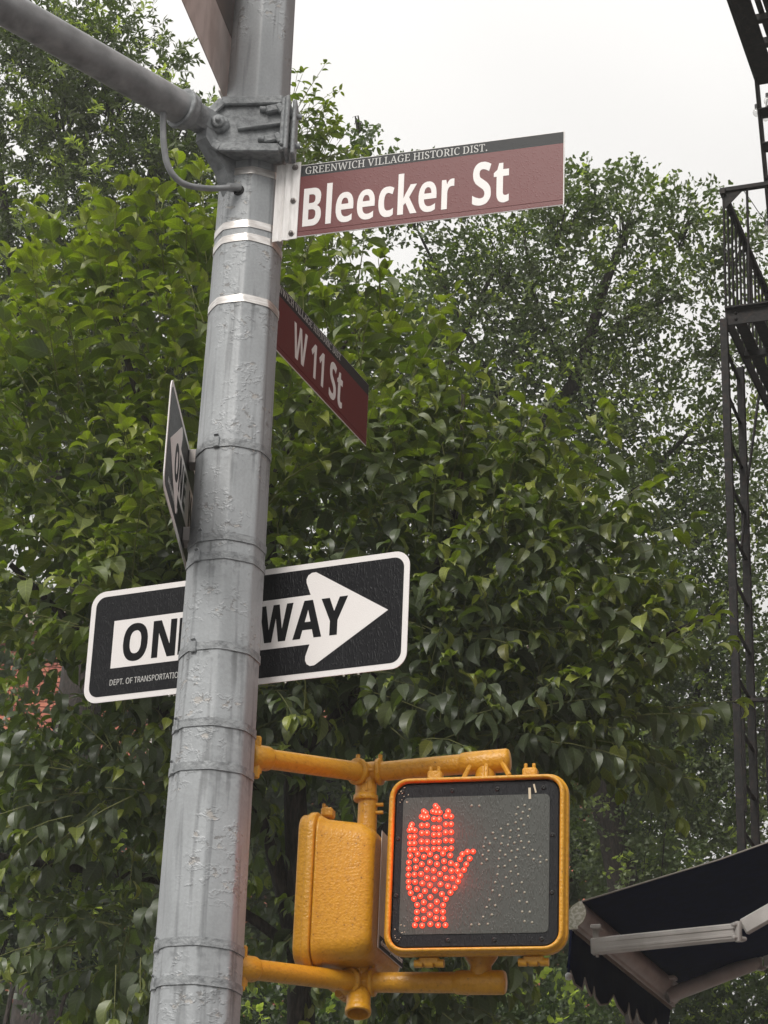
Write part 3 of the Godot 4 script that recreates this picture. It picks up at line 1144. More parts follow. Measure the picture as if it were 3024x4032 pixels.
func backing_trees() -> void:
	var spots := [[-3.2, 10.9, -22.37, 1.4], [-1.61, 10.6, -22.16, 1.6], [-1.3, 7.6, -23.38, 1.6], [0.18, 9.0, -22.88, 1.6], [1.45, 8.01, -23.33, 1.6], [-0.48, 7.3, -23.55, 1.4], [2.7, 7.39, -23.59, 1.4], [-2.7, 7.2, -24.2, 1.4], [-4.75, 9.8, -24.2, 1.05], [-4.0, 7.6, -24.3, 1.2], [-4.2, 5.8, -24.5, 1.2], [-2.6, 9.4, -24.2, 0.8], [-2.5, 5.6, -24.7, 1.4], [-0.3, 5.4, -24.7, 1.4], [1.4, 5.6, -24.7, 1.3]]
	var t := thing("street_tree", "farther leafy tree filling the gaps below the crown of the near tree", "tree", Vector3.ZERO, 0.0, "street trees")
	limb(t, [Vector3(-0.6, 0, -24.5), Vector3(-0.7, 5, -24.0), Vector3(-0.5, 8, -23.4), Vector3(-0.2, 10, -22.9)], 0.25, 0.05, "trunk")
	limb(t, [Vector3(-0.7, 5, -24.0), Vector3(-1.7, 7.5, -23.5), Vector3(-2.6, 9.5, -22.8)], 0.12, 0.03)
	limb(t, [Vector3(-0.6, 6, -23.9), Vector3(0.8, 7.5, -23.5), Vector3(2.2, 8.2, -23.3)], 0.12, 0.03)
	var ms := []
	for i in 3:
		ms.append(spray_mesh(14, 0.1, 0.25, 2, 300 + i))
	spray_tree(t, spots, 620.0, 1.5, ms, [Color(0.09, 0.13, 0.04), Color(0.07, 0.105, 0.035), Color(0.14, 0.19, 0.045)], 0.55, "leaf_spray", 60)


func bushes() -> void:
	var ms := []
	for i in 3:
		ms.append(spray_mesh(12, 0.05, 0.16, 2, 400 + i))
	var defs := [
		["small leaved pale green bush low at the right, under the awning", [[2.2, 5.15, -21.4, 0.85], [3.15, 5.7, -21.9, 0.85], [3.75, 5.7, -21.2, 0.8], [1.8, 5.8, -22.5, 0.8]], [Color(0.1, 0.15, 0.045), Color(0.075, 0.12, 0.035), Color(0.13, 0.18, 0.06)]],
		["dark glossy small leaved bush at the left edge below the one way sign", [[-2.43, 5.12, -13.66, 0.48], [-1.95, 5.35, -13.53, 0.38], [-2.2, 4.6, -13.9, 0.5], [-1.7, 4.7, -13.8, 0.45]], [Color(0.03, 0.05, 0.028), Color(0.05, 0.075, 0.035)]],
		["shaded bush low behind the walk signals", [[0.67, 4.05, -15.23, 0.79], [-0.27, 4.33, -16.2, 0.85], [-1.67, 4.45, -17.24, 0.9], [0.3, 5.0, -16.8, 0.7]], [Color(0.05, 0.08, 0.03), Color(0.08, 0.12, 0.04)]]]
	for d in defs:
		var t := thing("tall_bush", d[0], "bush", Vector3.ZERO, 0.0, "bushes behind the street")
		var foot := Vector3(d[1][0][0], 0.1, d[1][0][2])
		for b in d[1]:
			limb(t, [foot, Vector3(lerpf(foot.x, b[0], 0.5), b[1] * 0.55, b[2]), Vector3(b[0], b[1], b[2])], 0.03, 0.008, "stem")
		twig_net(t, d[1], foot + Vector3(0, 3, 0), 0.006, 12)
		spray_tree(t, d[1], 420.0, 0.6, ms, d[2], 0.5, "leaf_spray", 100)


# ======================= the pole and what hangs on it =======================
func pole_r(h: float) -> float:
	return (0.2114 - 0.0153 * (h - 2.51)) / 2.0


# a point on the octagonal pole, off metres proud of it
func pole_at(h: float, phi: float, off := 0.0, soft := 0.28) -> Vector3:
	var face := deg_to_rad(22.5)
	var a0 := atan2(5.25, 0.385) + 0.04
	var m := fposmod(phi - a0, PI / 4) - PI / 8
	var oct := cos(face) / cos(m)
	var r := pole_r(h) * lerpf(oct, 0.975, soft) + off
	return Vector3(POLE.x + cos(phi) * r, h, POLE.z + sin(phi) * r)


func pole_ring(s: SurfaceTool, h0: float, h1: float, o0: float, o1: float, tilt := 0.0, from := 0.0, to := TAU, n := 64) -> void:
	for i in n:
		var a := from + (to - from) * i / n
		var b := from + (to - from) * (i + 1) / n
		var ta := tilt * sin(a)
		var tb := tilt * sin(b)
		var p := [pole_at(h0 + ta, a, o0), pole_at(h0 + tb, b, o0), pole_at(h1 + ta, a, o1), pole_at(h1 + tb, b, o1)]
		quad(s, p[0], p[2], p[3], p[1])


func band_mesh(h: float, tall: float, thick: float, tilt := 0.0) -> SurfaceTool:
	var s := st()
	s.set_smooth_group(-1)
	pole_ring(s, h - tall / 2, h - tall / 2, 0.0, thick, tilt)
	new_smooth(s)
	pole_ring(s, h - tall / 2, h + tall / 2, thick, thick, tilt)
	s.set_smooth_group(-1)
	pole_ring(s, h + tall / 2, h + tall / 2, thick, 0.0, tilt)
	return s


func traffic_pole() -> void:
	var t := thing("traffic_pole", "grey octagonal steel traffic pole with flaking paint and strapped-on signs", "traffic pole")
	var s := SurfaceTool.new()
	s.begin(Mesh.PRIMITIVE_TRIANGLES)
	s.set_smooth_group(5)
	var n := 96
	var levels := []
	for i in 40:
		levels.append(0.1 + i * 0.2)
	for i in levels.size() - 1:
		for k in n:
			var a := -PI / 2 + TAU * k / n
			var b := -PI / 2 + TAU * (k + 1) / n
			var pa: Array = [[levels[i], a, k], [levels[i + 1], a, k], [levels[i + 1], b, k + 1], [levels[i], a, k], [levels[i + 1], b, k + 1], [levels[i], b, k + 1]]
			for q in [0, 2, 1, 3, 5, 4]:
				s.set_uv(Vector2(float(pa[q][2]) / n, 1.0 - (pa[q][0] - 2.4) / 3.05))
				s.add_vertex(pole_at(pa[q][0], pa[q][1]))
	put("shaft", s, M.pole, t)
	# bright steel straps that hold the street name signs
	for h in [4.715, 4.556, 4.511, 4.336]:
		put("steel_strap", band_mesh(h, 0.021, 0.0022, rng.randf_range(-0.003, 0.003)), M.steel, t)
	# older straps under the paint, each with its buckle
	var i := 0
	for h in [3.931, 3.678, 3.627, 3.392, 3.203, 3.098, 2.678, 2.591]:
		var b := put("painted_strap", band_mesh(h, 0.02, 0.0028, rng.randf_range(-0.004, 0.004)), M.cast, t)
		var phi: float = [2.0, 2.25, 2.3, 2.2, 2.65, 2.7, 2.75, 2.75][i]
		var q := st()
		var p := pole_at(h, phi, 0.004)
		var out := Vector3(cos(phi), 0, sin(phi))
		box(q, Transform3D(Basis(Vector3.UP.cross(out), Vector3.UP, out), p), Vector3(0.016, 0.028, 0.009), 0.002)
		bar(q, p + Vector3(0, 0.014, 0) - out * 0.002, p + Vector3(0, 0.02, 0) + out * 0.006, 0.012, 0.003)
		put("buckle", q, M.cast, b)
		i += 1
	# the hole with its rubber lining where the cable enters
	var hp := pole_at(4.656, atan2(5.25, 0.385) + 0.42, -0.004)
	var hn := (hp - Vector3(POLE.x, 4.656, POLE.z)).normalized()
	s = st()
	lathe(s, [Vector2(0.008, -0.02), Vector2(0.008, 0.008), Vector2(0.0125, 0.01), Vector2(0.015, 0.006), Vector2(0.015, -0.004)], along(hp, hp + hn), 20)
	put("grommet", s, M.grommet, t)
	s = st()
	box(s, Transform3D(Basis(), Vector3(POLE.x, 0.2, POLE.z)), Vector3(0.42, 0.14, 0.42), 0.02)
	put("base", s, M.cast, t)


func mast_arm() -> void:
	var t := thing("mast_arm", "grey signal mast arm reaching out to the upper left from its cast clamp", "mast arm", Vector3(POLE.x, 4.81, POLE.z), 0.0)
	var g := t.position
	var d := Vector3(-0.695, 0, 0.719)
	var c := Vector3(-0.564, 4.83, -5.068) - g
	var s := st()
	tube(s, [c + d * 0.0, c + d * 2.6], [0.044, 0.047], 28)
	put("tube", s, M.arm, t)
	s = st()
	lathe(s, [Vector2(0.04, 0.012), Vector2(0.053, 0.012), Vector2(0.053, 0.012), Vector2(0.055, 0.01), Vector2(0.055, 0.002), Vector2(0.052, -0.001), Vector2(0.052, -0.001), Vector2(0.05, -0.016), Vector2(0.05, -0.02), Vector2(0.04, -0.024), Vector2(0.036, -0.06)], along(c, c + d), 28)
	bar(s, c - d * 0.02, c - d * 0.11, 0.05, 0.07, 0.008)
	put("socket", s, M.cast, t)
	# gusset below the socket down to the pole
	var px := Basis(-d, Vector3.UP, (-d).cross(Vector3.UP))
	s = st()
	prism(s, PackedVector2Array([Vector2(-0.19, 0.02), Vector2(-0.19, -0.04), Vector2(-0.12, -0.1), Vector2(-0.085, -0.155), Vector2(-0.03, -0.165), Vector2(-0.03, 0.05)]), -0.02, 0.02, Transform3D(px, Vector3.ZERO))
	put("gusset", s, M.cast, t)
	# the cast clamp, seen face on: a ribbed dished plate with bolts, and the halves that close round the pole
	var psi := deg_to_rad(4)
	var cl := Transform3D(Basis(Vector3.UP, -psi), Vector3(0, 0.0, 0))
	s = st()
	var outline := PackedVector2Array([Vector2(-0.112, 0.045), Vector2(-0.076, 0.087), Vector2(0.085, 0.092), Vector2(0.092, 0.086), Vector2(0.092, -0.055), Vector2(0.084, -0.063), Vector2(-0.075, -0.062), Vector2(-0.103, -0.042), Vector2(-0.118, 0.0)])
	prism(s, outline, 0.06, 0.128, cl)
	# raised rim round the dish
	for i in outline.size():
		var a := outline[i]
		var b := outline[(i + 1) % outline.size()]
		var m := (a + b) / 2
		var inn := -m.normalized() * 0.004
		bar(s, cl * Vector3(a.x + inn.x, a.y + inn.y, 0.136), cl * Vector3(b.x + inn.x, b.y + inn.y, 0.136), 0.011, 0.026, 0.003)
	# ribs across the dish
	bar(s, cl * Vector3(-0.03, -0.002, 0.132), cl * Vector3(0.088, 0.014, 0.138), 0.016, 0.009, 0.003)
	var house := put("clamp", s, M.cast, t)
	for by in [0.058, -0.033]:
		s = st()
		var p := cl * Vector3(0.06, by, 0.134)
		box(s, Transform3D(cl.basis * Basis(Vector3(0, 0, 1), 0.2), p), Vector3(0.036, 0.023, 0.024), 0.004)
		tube(s, [cl * Vector3(0.026, by + 0.002, 0.134), cl * Vector3(0.045, by + 0.001, 0.134)], 0.0085, 8)
		box(s, Transform3D(cl.basis * Basis(Vector3(0, 0, 1), 0.5), cl * Vector3(0.08, by, 0.135)), Vector3(0.016, 0.03, 0.028), 0.003)
		put("bolt", s, M.cast, house)
	s = st()
	var piv := cl * Vector3(-0.08, 0.014, 0.13)
	lathe(s, [Vector2(0.027, 0.0), Vector2(0.027, 0.006), Vector2(0.022, 0.011), Vector2(0.0175, 0.011), Vector2(0.0175, 0.011), Vector2(0.0175, 0.024), Vector2(0.008, 0.024), Vector2(0.008, 0.024), Vector2(0.0075, 0.032), Vector2(0.0, 0.033)], along(piv, piv + cl.basis.z), 14)
	put("pivot_bolt", s, M.cast, house)
	# two upright flanges at the right and the bolts through them
	s = st()
	box(s, cl * Transform3D(Basis(), Vector3(0.099, 0.014, 0.112)), Vector3(0.011, 0.165, 0.075), 0.003)
	box(s, cl * Transform3D(Basis(), Vector3(0.116, 0.012, 0.1)), Vector3(0.011, 0.165, 0.06), 0.003)
	for by in [0.055, -0.035]:
		tube(s, [cl * Vector3(0.092, by, 0.11), cl * Vector3(0.134, by, 0.105)], 0.008, 8)
	put("flange", s, M.cast, t)
	# the rear half: three lips round the pole
	s = st()
	var w := -g
	new_smooth(s)
	var prof := [[-0.056, 0.001], [-0.053, 0.013], [-0.048, 0.015], [-0.043, 0.009], [-0.025, 0.009], [-0.018, 0.02], [-0.012, 0.02], [-0.006, 0.009], [0.03, 0.009], [0.04, 0.022], [0.047, 0.022], [0.054, 0.01], [0.075, 0.01], [0.082, 0.001]]
	for i in prof.size() - 1:
		for k in 64:
			var a := TAU * k / 64
			var b := TAU * (k + 1) / 64
			quad(s, pole_at(4.81 + prof[i][0], a, prof[i][1]) + w, pole_at(4.81 + prof[i + 1][0], a, prof[i + 1][1]) + w, pole_at(4.81 + prof[i + 1][0], b, prof[i + 1][1]) + w, pole_at(4.81 + prof[i][0], b, prof[i][1]) + w)
	put("collar", s, M.cast, t)
	# bent cable pipe from the arm into the pole
	var cp := thing("cable_pipe", "thin bent grey cable pipe looping from the mast arm into the pole", "pipe")
	s = st()
	var pts := []
	var path := [Vector3(-0.612, 4.82, -5.02), Vector3(-0.607, 4.74, -5.024), Vector3(-0.601, 4.69, -5.031), Vector3(-0.589, 4.645, -5.043), Vector3(-0.567, 4.618, -5.06), Vector3(-0.535, 4.611, -5.082), Vector3(-0.48, 4.628, -5.12), Vector3(-0.428, 4.652, -5.15), Vector3(-0.412, 4.66, -5.165)]
	for i in path.size() - 1:
		for k in 4:
			pts.append(path[i].cubic_interpolate(path[i + 1], path[max(i - 1, 0)], path[min(i + 2, path.size() - 1)], k / 4.0))
	pts.append(path[-1])
	tube(s, pts, 0.0082, 12)
	put("pipe", s, M.arm, cp)
	s = st()
	tube(s, [path[-2] + Vector3(-0.012, -0.002, 0.006), path[-1]], 0.0105, 12)
	put("sleeve", s, M.arm, cp)


func seen_from_behind() -> void:
	var psi := deg_to_rad(-79)
	for k in 2:
		var at: Vector3 = [Vector3(-0.478, 5.006, -5.285), Vector3(-0.487, 5.212, -5.235)][k]
		var label: String = ["bare metal sign blade with brick reflection painted in as pink, seen from below at the left of the pole top", "darker brown sign blade above the pinkish one behind the pole top"][k]
		var t := thing("sign_blade", label, "sign", at, psi, "sign blades at the pole top")
		var s := st()
		prism(s, rrect(0.84, [0.21, 0.3][k], 0.012, 3), -0.0015, 0.0015, Transform3D(Basis(), Vector3([-0.4, -0.34][k], [0.105, 0.15][k], 0)))
		put("panel", s, [M.bare, M.dark_bare][k], t)
		s = st()
		for y in [0.04, 0.16]:
			box(s, Transform3D(Basis(), Vector3(0.03, y, -0.012)), Vector3(0.06, 0.025, 0.02), 0.003)
		put("mounting_bracket", s, M.alu, t)


func main_street_sign() -> void:
	var eye := Vector3(0, 1.6, 0)
	var k := 0.928
	var t := thing("street_name_sign", "crimson street name sign pointing right with bright metal mount, reading Bleecker St", "street sign", eye + (Vector3(0.0867, 4.8603, -5.4462) - eye) * k, 0.314, "street name signs on the pole")
	sign_blade(t, k, 0.765, 0.232)
	lettering(t, "Bleecker", "Droid Sans", 700, Rect2(-0.3648 * k, -0.0868 * k, 0.4385 * k, 0.132 * k), 0.0022, M.white)
	lettering(t, "St", "Droid Sans", 700, Rect2(0.1255 * k, -0.0868 * k, 0.1032 * k, 0.137 * k), 0.0022, M.white)
	lettering(t, "GREENWICH VILLAGE HISTORIC DIST.", "Droid Serif", 400, Rect2(-0.3641 * k, 0.0835 * k, 0.529 * k, 0.024 * k), 0.0022, M.small_print)
	# aluminium mount with a corrugation and three bolts
	var s := st()
	var prof := [Vector2(-0.452, 0.002), Vector2(-0.434, 0.004), Vector2(-0.428, 0.0), Vector2(-0.42, 0.006), Vector2(-0.407, 0.002), Vector2(-0.398, 0.006), Vector2(-0.378, 0.006)]
	for i in prof.size() - 1:
		var a: Vector2 = prof[i]
		var b: Vector2 = prof[i + 1]
		quad(s, Vector3(a.x * k, -0.113, a.y), Vector3(b.x * k, -0.113, b.y), Vector3(b.x * k, 0.116, b.y), Vector3(a.x * k, 0.116, a.y))
		quad(s, Vector3(a.x * k, 0.116, a.y - 0.004), Vector3(b.x * k, 0.116, b.y - 0.004), Vector3(b.x * k, -0.113, b.y - 0.004), Vector3(a.x * k, -0.113, a.y - 0.004))
		quad(s, Vector3(a.x * k, 0.116, a.y), Vector3(b.x * k, 0.116, b.y), Vector3(b.x * k, 0.116, b.y - 0.004), Vector3(a.x * k, 0.116, a.y - 0.004))
		quad(s, Vector3(a.x * k, -0.113, a.y - 0.004), Vector3(b.x * k, -0.113, b.y - 0.004), Vector3(b.x * k, -0.113, b.y), Vector3(a.x * k, -0.113, a.y))
	quad(s, Vector3(-0.378 * k, -0.113, 0.002), Vector3(-0.378 * k, 0.116, 0.002), Vector3(-0.378 * k, 0.116, 0.006), Vector3(-0.378 * k, -0.113, 0.006))
	var mount := put("mount", s, M.alu, t)
	for y in [0.1, 0.0, -0.097]:
		s = st()
		lathe(s, [Vector2(0.0085, 0), Vector2(0.0085, 0.0015), Vector2(0.0085, 0.0015), Vector2(0.006, 0.002), Vector2(0.006, 0.002), Vector2(0.0055, 0.007), Vector2(0.003, 0.009), Vector2(0, 0.009)], along(Vector3(-0.394 * k, y, 0.006), Vector3(-0.394 * k, y, 1)), 12)
		put("bolt", s, M.bolt, mount)


# the panel of a street name sign with its dark upper strip, the pale rim and the crease along its foot
func sign_blade(t: Node3D, k: float, w: float, h: float) -> void:
	w *= k
	h *= k
	var s := st()
	box(s, Transform3D(), Vector3(w, h, 0.003), 0.0008)
	put("panel", s, M.alu, t)
	var top := h / 2 - 0.038 * k
	s = st()
	box(s, Transform3D(Basis(), Vector3(0, (top - h / 2) / 2 + 0.001, 0.0017)), Vector3(w - 0.005, top + h / 2 - 0.002, 0.0007))
	put("crimson_face", s, M.maroon, t)
	s = st()
	box(s, Transform3D(Basis(), Vector3(0, (top + h / 2) / 2 - 0.001, 0.0017)), Vector3(w - 0.005, h / 2 - top - 0.002, 0.0008))
	put("dark_strip", s, M.header, t)
	s = st()
	box(s, Transform3D(Basis(), Vector3(0, -h / 2 + 0.018 * k, 0.002)), Vector3(w - 0.006, 0.0035, 0.0018), 0.0008)
	put("crease", s, M.maroon, t)


func side_street_sign() -> void:
	var eye := Vector3(0, 1.6, 0)
	var k := 0.96
	var t := thing("street_name_sign", "crimson street name sign seen at a slant right of the pole, reading W 11 St", "street sign", eye + (Vector3(-0.2092, 4.5406, -5.9207) - eye) * k, -1.1825, "street name signs on the pole")
	sign_blade(t, k, 0.77, 0.206)
	lettering(t, "W 11", "Droid Sans", 700, Rect2(-0.1816 * k, -0.0675 * k, 0.221 * k, 0.107 * k), 0.0022, M.white)
	lettering(t, "St", "Droid Sans", 700, Rect2(0.083 * k, -0.0735 * k, 0.099 * k, 0.121 * k), 0.0022, M.white)
	lettering(t, "GREENWICH VILLAGE HISTORIC DIST", "Droid Serif", 400, Rect2(-0.37 * k, 0.076 * k, 0.528 * k, 0.0215 * k), 0.0022, M.small_print)
	var s := st()
	box(s, Transform3D(Basis(), Vector3(-0.375 * k, 0, -0.006)), Vector3(0.05, 0.2, 0.008), 0.002)
	put("mount", s, M.alu, t)


func one_way_face(t: Node3D, k: float, left: bool) -> void:
	var f := -1.0 if left else 1.0
	var flip := func(pts: Array) -> PackedVector2Array:
		var o := PackedVector2Array()
		for p in pts:
			o.append(Vector2(p.x * f * k, p.y * k))
		return o
	var s := st()
	prism(s, rrect(0.914 * k, 0.305 * k, 0.04 * k, 8), -0.0012, 0.0012)
	put("white_panel", s, M.white, t)
	s = st()
	prism(s, rrect(0.884 * k, 0.274 * k, 0.028 * k, 8), 0.0012, 0.0019)
	put("black_field", s, M.black, t)
	var a := [Vector2(-0.382, 0.066), Vector2(-0.382, -0.0637), Vector2(0.192, -0.0637), Vector2(0.182, -0.094), Vector2(0.182, -0.105), Vector2(0.187, -0.115), Vector2(0.196, -0.1205), Vector2(0.208, -0.12), Vector2(0.4035, 0.0012), Vector2(0.2, 0.1262), Vector2(0.188, 0.1258), Vector2(0.1785, 0.12), Vector2(0.174, 0.11), Vector2(0.175, 0.1), Vector2(0.188, 0.067)]
	s = st()
	prism(s, flip.call(a), 0.0019, 0.0025)
	put("white_arrow", s, M.white, t)
	var off := 0.0 if not left else 0.0
	if left:
		lettering(t, "ONE", "Droid Sans", 700, Rect2(-0.29 * k, -0.05 * k, 0.26 * k, 0.102 * k), 0.0024, M.letter_black, "lettering", 0.45)
		letter_w(t, Rect2(0.045 * k, -0.048 * k, 0.105 * k, 0.098 * k))
		lettering(t, "AY", "Droid Sans", 700, Rect2(0.153 * k, -0.05 * k, 0.177 * k, 0.102 * k), 0.0024, M.letter_black, "lettering", 0.45)
	else:
		lettering(t, "ON", "Droid Sans", 700, Rect2(-0.3496 * k, -0.0505 * k, 0.157 * k, 0.103 * k), 0.0024, M.letter_black, "lettering", 0.45)
		lettering(t, "E", "Droid Sans", 700, Rect2(-0.185 * k, -0.0485 * k, 0.057 * k, 0.099 * k), 0.0024, M.letter_black, "lettering", 0.45)
		letter_w(t, Rect2(0.046 * k, -0.0465 * k, 0.095 * k, 0.0985 * k))
		lettering(t, "AY", "Droid Sans", 700, Rect2(0.1435 * k, -0.047 * k, 0.149 * k, 0.1 * k), 0.0024, M.letter_black, "lettering", 0.45)
	lettering(t, "DEPT. OF TRANSPORTATION", "Droid Sans", 400, Rect2(-0.3802 * k, -0.1103 * k, 0.214 * k, 0.016 * k), 0.0019, M.small_print)


# a bold W cut from sheet
func letter_w(t: Node3D, r: Rect2) -> void:
	var pts := PackedVector2Array()
	for q in [[0, 1], [0.19, 1], [0.305, 0.33], [0.41, 1], [0.59, 1], [0.695, 0.33], [0.81, 1], [1, 1], [0.81, 0], [0.6, 0], [0.5, 0.64], [0.4, 0], [0.19, 0]]:
		pts.append(r.position + Vector2(q[0], q[1]) * r.size)
	var s := st()
	prism(s, pts, 0.0024, 0.003)
	put("lettering", s, M.letter_black, t)


func one_way_right() -> void:
	var t := thing("one_way_sign", "black and white ONE WAY sign pointing right, strapped behind the pole", "road sign", Vector3(-0.3417, 3.5234, -5.3975), 0.4545, "one way signs on the pole")
	one_way_face(t, 1.0, false)
	var s := st()
	for y in [0.09, -0.09]:
		box(s, Transform3D(Basis(), Vector3(0.0, y, -0.012)), Vector3(0.07, 0.03, 0.02), 0.003)
	put("mount", s, M.alu, t)
	# drops hanging from the lower rim
	for x in [0.13, 0.29, 0.33, -0.2, 0.02]:
		s = st()
		lathe(s, [Vector2(0.0, -0.006), Vector2(0.0025, -0.005), Vector2(0.0032, -0.003), Vector2(0.002, 0.0), Vector2(0.0, 0.001)], Transform3D(Basis(), Vector3(x, -0.1525, 0.0012)), 10)
		put("water_drop", s, M.bulb, t)


func one_way_left() -> void:
	var eye := Vector3(0, 1.6, 0)
	var k := 0.93
	var t := thing("one_way_sign", "ONE WAY sign seen almost edge on at the left side of the pole", "road sign", eye + (Vector3(-0.5369, 3.9801, -5.6675) - eye) * k, -1.5349, "one way signs on the pole")
	one_way_face(t, k, true)
	var s := st()
	for y in [0.112, -0.1]:
		box(s, Transform3D(Basis(), Vector3(0.0, y, 0.012)), Vector3(0.05, 0.04, 0.022), 0.003)
		box(s, Transform3D(Basis(), Vector3(0.0, y, 0.03)), Vector3(0.03, 0.03, 0.02), 0.003)
	put("mount", s, M.bolt, t)


# ======================= walk signals =======================
func pipe_fitting(t: Node3D, a: Vector3, b: Vector3, r: float, called: String) -> void:
	var s := st()
	lathe(s, [Vector2(0, 0), Vector2(r - 0.003, 0), Vector2(r, 0.003), Vector2(r, a.distance_to(b) - 0.003), Vector2(r - 0.003, a.distance_to(b)), Vector2(0.0, a.distance_to(b))], along(a, b), 24)
	put(called, s, M.yellow, t)


func signal_arms() -> void:
	for low in 2:
		var label: String = ["upper yellow pipe arm from the pole to the tops of the walk signals", "lower yellow pipe arm under the walk signals with an open pipe end"][low]
		var t := thing("signal_bracket", label, "bracket", Vector3.ZERO, 0.0, "yellow pipe arms of the walk signals")
		var p0: Vector3 = [Vector3(-0.266, 3.166, -5.319), Vector3(-0.2686, 2.655, -5.3164)][low]
		var hub: Vector3 = [Vector3(-0.0164, 3.2125, -5.5686), Vector3(-0.0131, 2.684, -5.5719)][low]
		var p1: Vector3 = [Vector3(0.336, 3.2274, -5.4545), Vector3(0.335, 2.676, -5.4586)][low]
		var d := (hub - p0).normalized()
		var e := (p1 - hub).normalized()
		var r := 0.0245
		var s := st()
		tube(s, [p0 - d * 0.02, p0.lerp(hub, 0.5), hub - d * 0.015], r, 24)
		tube(s, [hub + e * 0.015, hub.lerp(p1, 0.5), p1], [r, r + 0.001, r + 0.001], 24)
		put("pipe", s, M.yellow_rough, t)
		# the shoe on the pole, with a bolt
		s = st()
		lathe(s, [Vector2(0.0, -0.05), Vector2(0.027, -0.05), Vector2(0.0305, -0.044), Vector2(0.0305, 0.008), Vector2(0.029, 0.013), Vector2(0.0245, 0.016)], along(p0, p0 + d), 24)
		bar(s, p0 - d * 0.045 + Vector3(0, -0.055, 0), p0 - d * 0.045 + Vector3(0, 0.052, 0), 0.05, 0.012, 0.004)
		put("shoe", s, M.yellow, t)
		s = st()
		tube(s, [p0 - d * 0.012 + Vector3(0, -0.027, 0.01), p0 - d * 0.012 + Vector3(0, -0.043, 0.01)], 0.006, 8)
		put("bolt", s, M.yellow, t)
		# the tee where the arm turns, with its two flanges
		s = st()
		lathe(s, [Vector2(0.0, -0.028), Vector2(0.0275, -0.028), Vector2(0.0275, -0.028), Vector2(0.0275, 0.028), Vector2(0.0275, 0.028), Vector2(0.0, 0.028)], along(hub, hub + d), 24)
		for q in [[-d, 0.034], [e, 0.034]]:
			lathe(s, [Vector2(0.024, -0.006), Vector2(0.034, -0.005), Vector2(0.0345, 0.0), Vector2(0.034, 0.005), Vector2(0.024, 0.006)], along(hub + q[0] * q[1], hub + q[0]), 24)
			tube(s, [hub + q[0] * q[1] + Vector3(0, 0.03, 0), hub + q[0] * q[1] + Vector3(0, 0.044, 0)], 0.0055, 8)
		tube(s, [hub, hub + e * 0.035], 0.0275, 24)
		var front := Vector3(0.03, 0, 0.03)
		bar(s, hub + Vector3(-0.03, -0.002, 0.029), hub + Vector3(0.03, -0.002, 0.033), 0.008, 0.007, 0.002)
		if low == 0:
			lathe(s, [Vector2(0.027, 0.0), Vector2(0.027, -0.058), Vector2(0.027, -0.058), Vector2(0.031, -0.06), Vector2(0.0315, -0.07), Vector2(0.03, -0.074), Vector2(0.0, -0.074)], Transform3D(Basis(), hub), 24)
			bar(s, hub + Vector3(0.0, -0.025, 0.0275), hub + Vector3(0.0, -0.055, 0.0275), 0.007, 0.006, 0.002)
		else:
			lathe(s, [Vector2(0.0, 0.068), Vector2(0.006, 0.066), Vector2(0.027, 0.062), Vector2(0.0295, 0.06), Vector2(0.0295, 0.055), Vector2(0.0265, 0.053), Vector2(0.0265, 0.053), Vector2(0.026, 0.0)], Transform3D(Basis(), hub), 24)
			bar(s, hub + Vector3(0.0, 0.02, 0.026), hub + Vector3(0.0, 0.055, 0.027), 0.006, 0.005, 0.002)
		put("tee", s, M.yellow, t)
		if low == 0:
			s = st()
			lathe(s, [Vector2(0.0245, -0.07), Vector2(0.0245, -0.15), Vector2(0.026, -0.16)], Transform3D(Basis(), hub + Vector3(0.006, 0, 0)), 20)
			for y in [-0.085, -0.105]:
				tube(s, [hub + Vector3(0.025, y, 0.01), hub + Vector3(0.045, y, 0.016)], 0.005, 8)
			put("neck", s, M.yellow_rough, t)
		else:
			# an open pipe hanging from the tee
			s = st()
			lathe(s, [Vector2(0.022, -0.02), Vector2(0.029, -0.032), Vector2(0.03, -0.07), Vector2(0.03, -0.07), Vector2(0.032, -0.073), Vector2(0.032, -0.084), Vector2(0.031, -0.087), Vector2(0.026, -0.087), Vector2(0.026, -0.087), Vector2(0.025, -0.05), Vector2(0.0, -0.045)], Transform3D(Basis(Vector3(1, 0, 0), -0.35), hub), 26)
			put("open_pipe", s, M.yellow, t)
		# the swollen end over or under the front signal
		s = st()
		lathe(s, [Vector2(0.024, -0.125), Vector2(0.0285, -0.12), Vector2(0.0295, -0.1), Vector2(0.0295, -0.006), Vector2(0.027, 0.0), Vector2(0.0, 0.002)], along(p1, p1 + e), 24)
		var mid := p1 - e * 0.06
		if low == 0:
			for x in [-0.04, 0.0, 0.04]:
				bar(s, mid + e * x + Vector3(0, -0.01, 0.022), mid + e * x * 1.5 + Vector3(0, -0.05, 0.03), 0.012, 0.012, 0.003)
			tube(s, [mid + Vector3(0, -0.01, 0.0), mid + Vector3(0, -0.09, 0.0)], [0.024, 0.03], 16)
		else:
			lathe(s, [Vector2(0.026, 0.0), Vector2(0.026, 0.04), Vector2(0.04, 0.06), Vector2(0.042, 0.075), Vector2(0.0, 0.075)], Transform3D(Basis(), mid), 20)
		put("end_fitting", s, M.yellow, t)


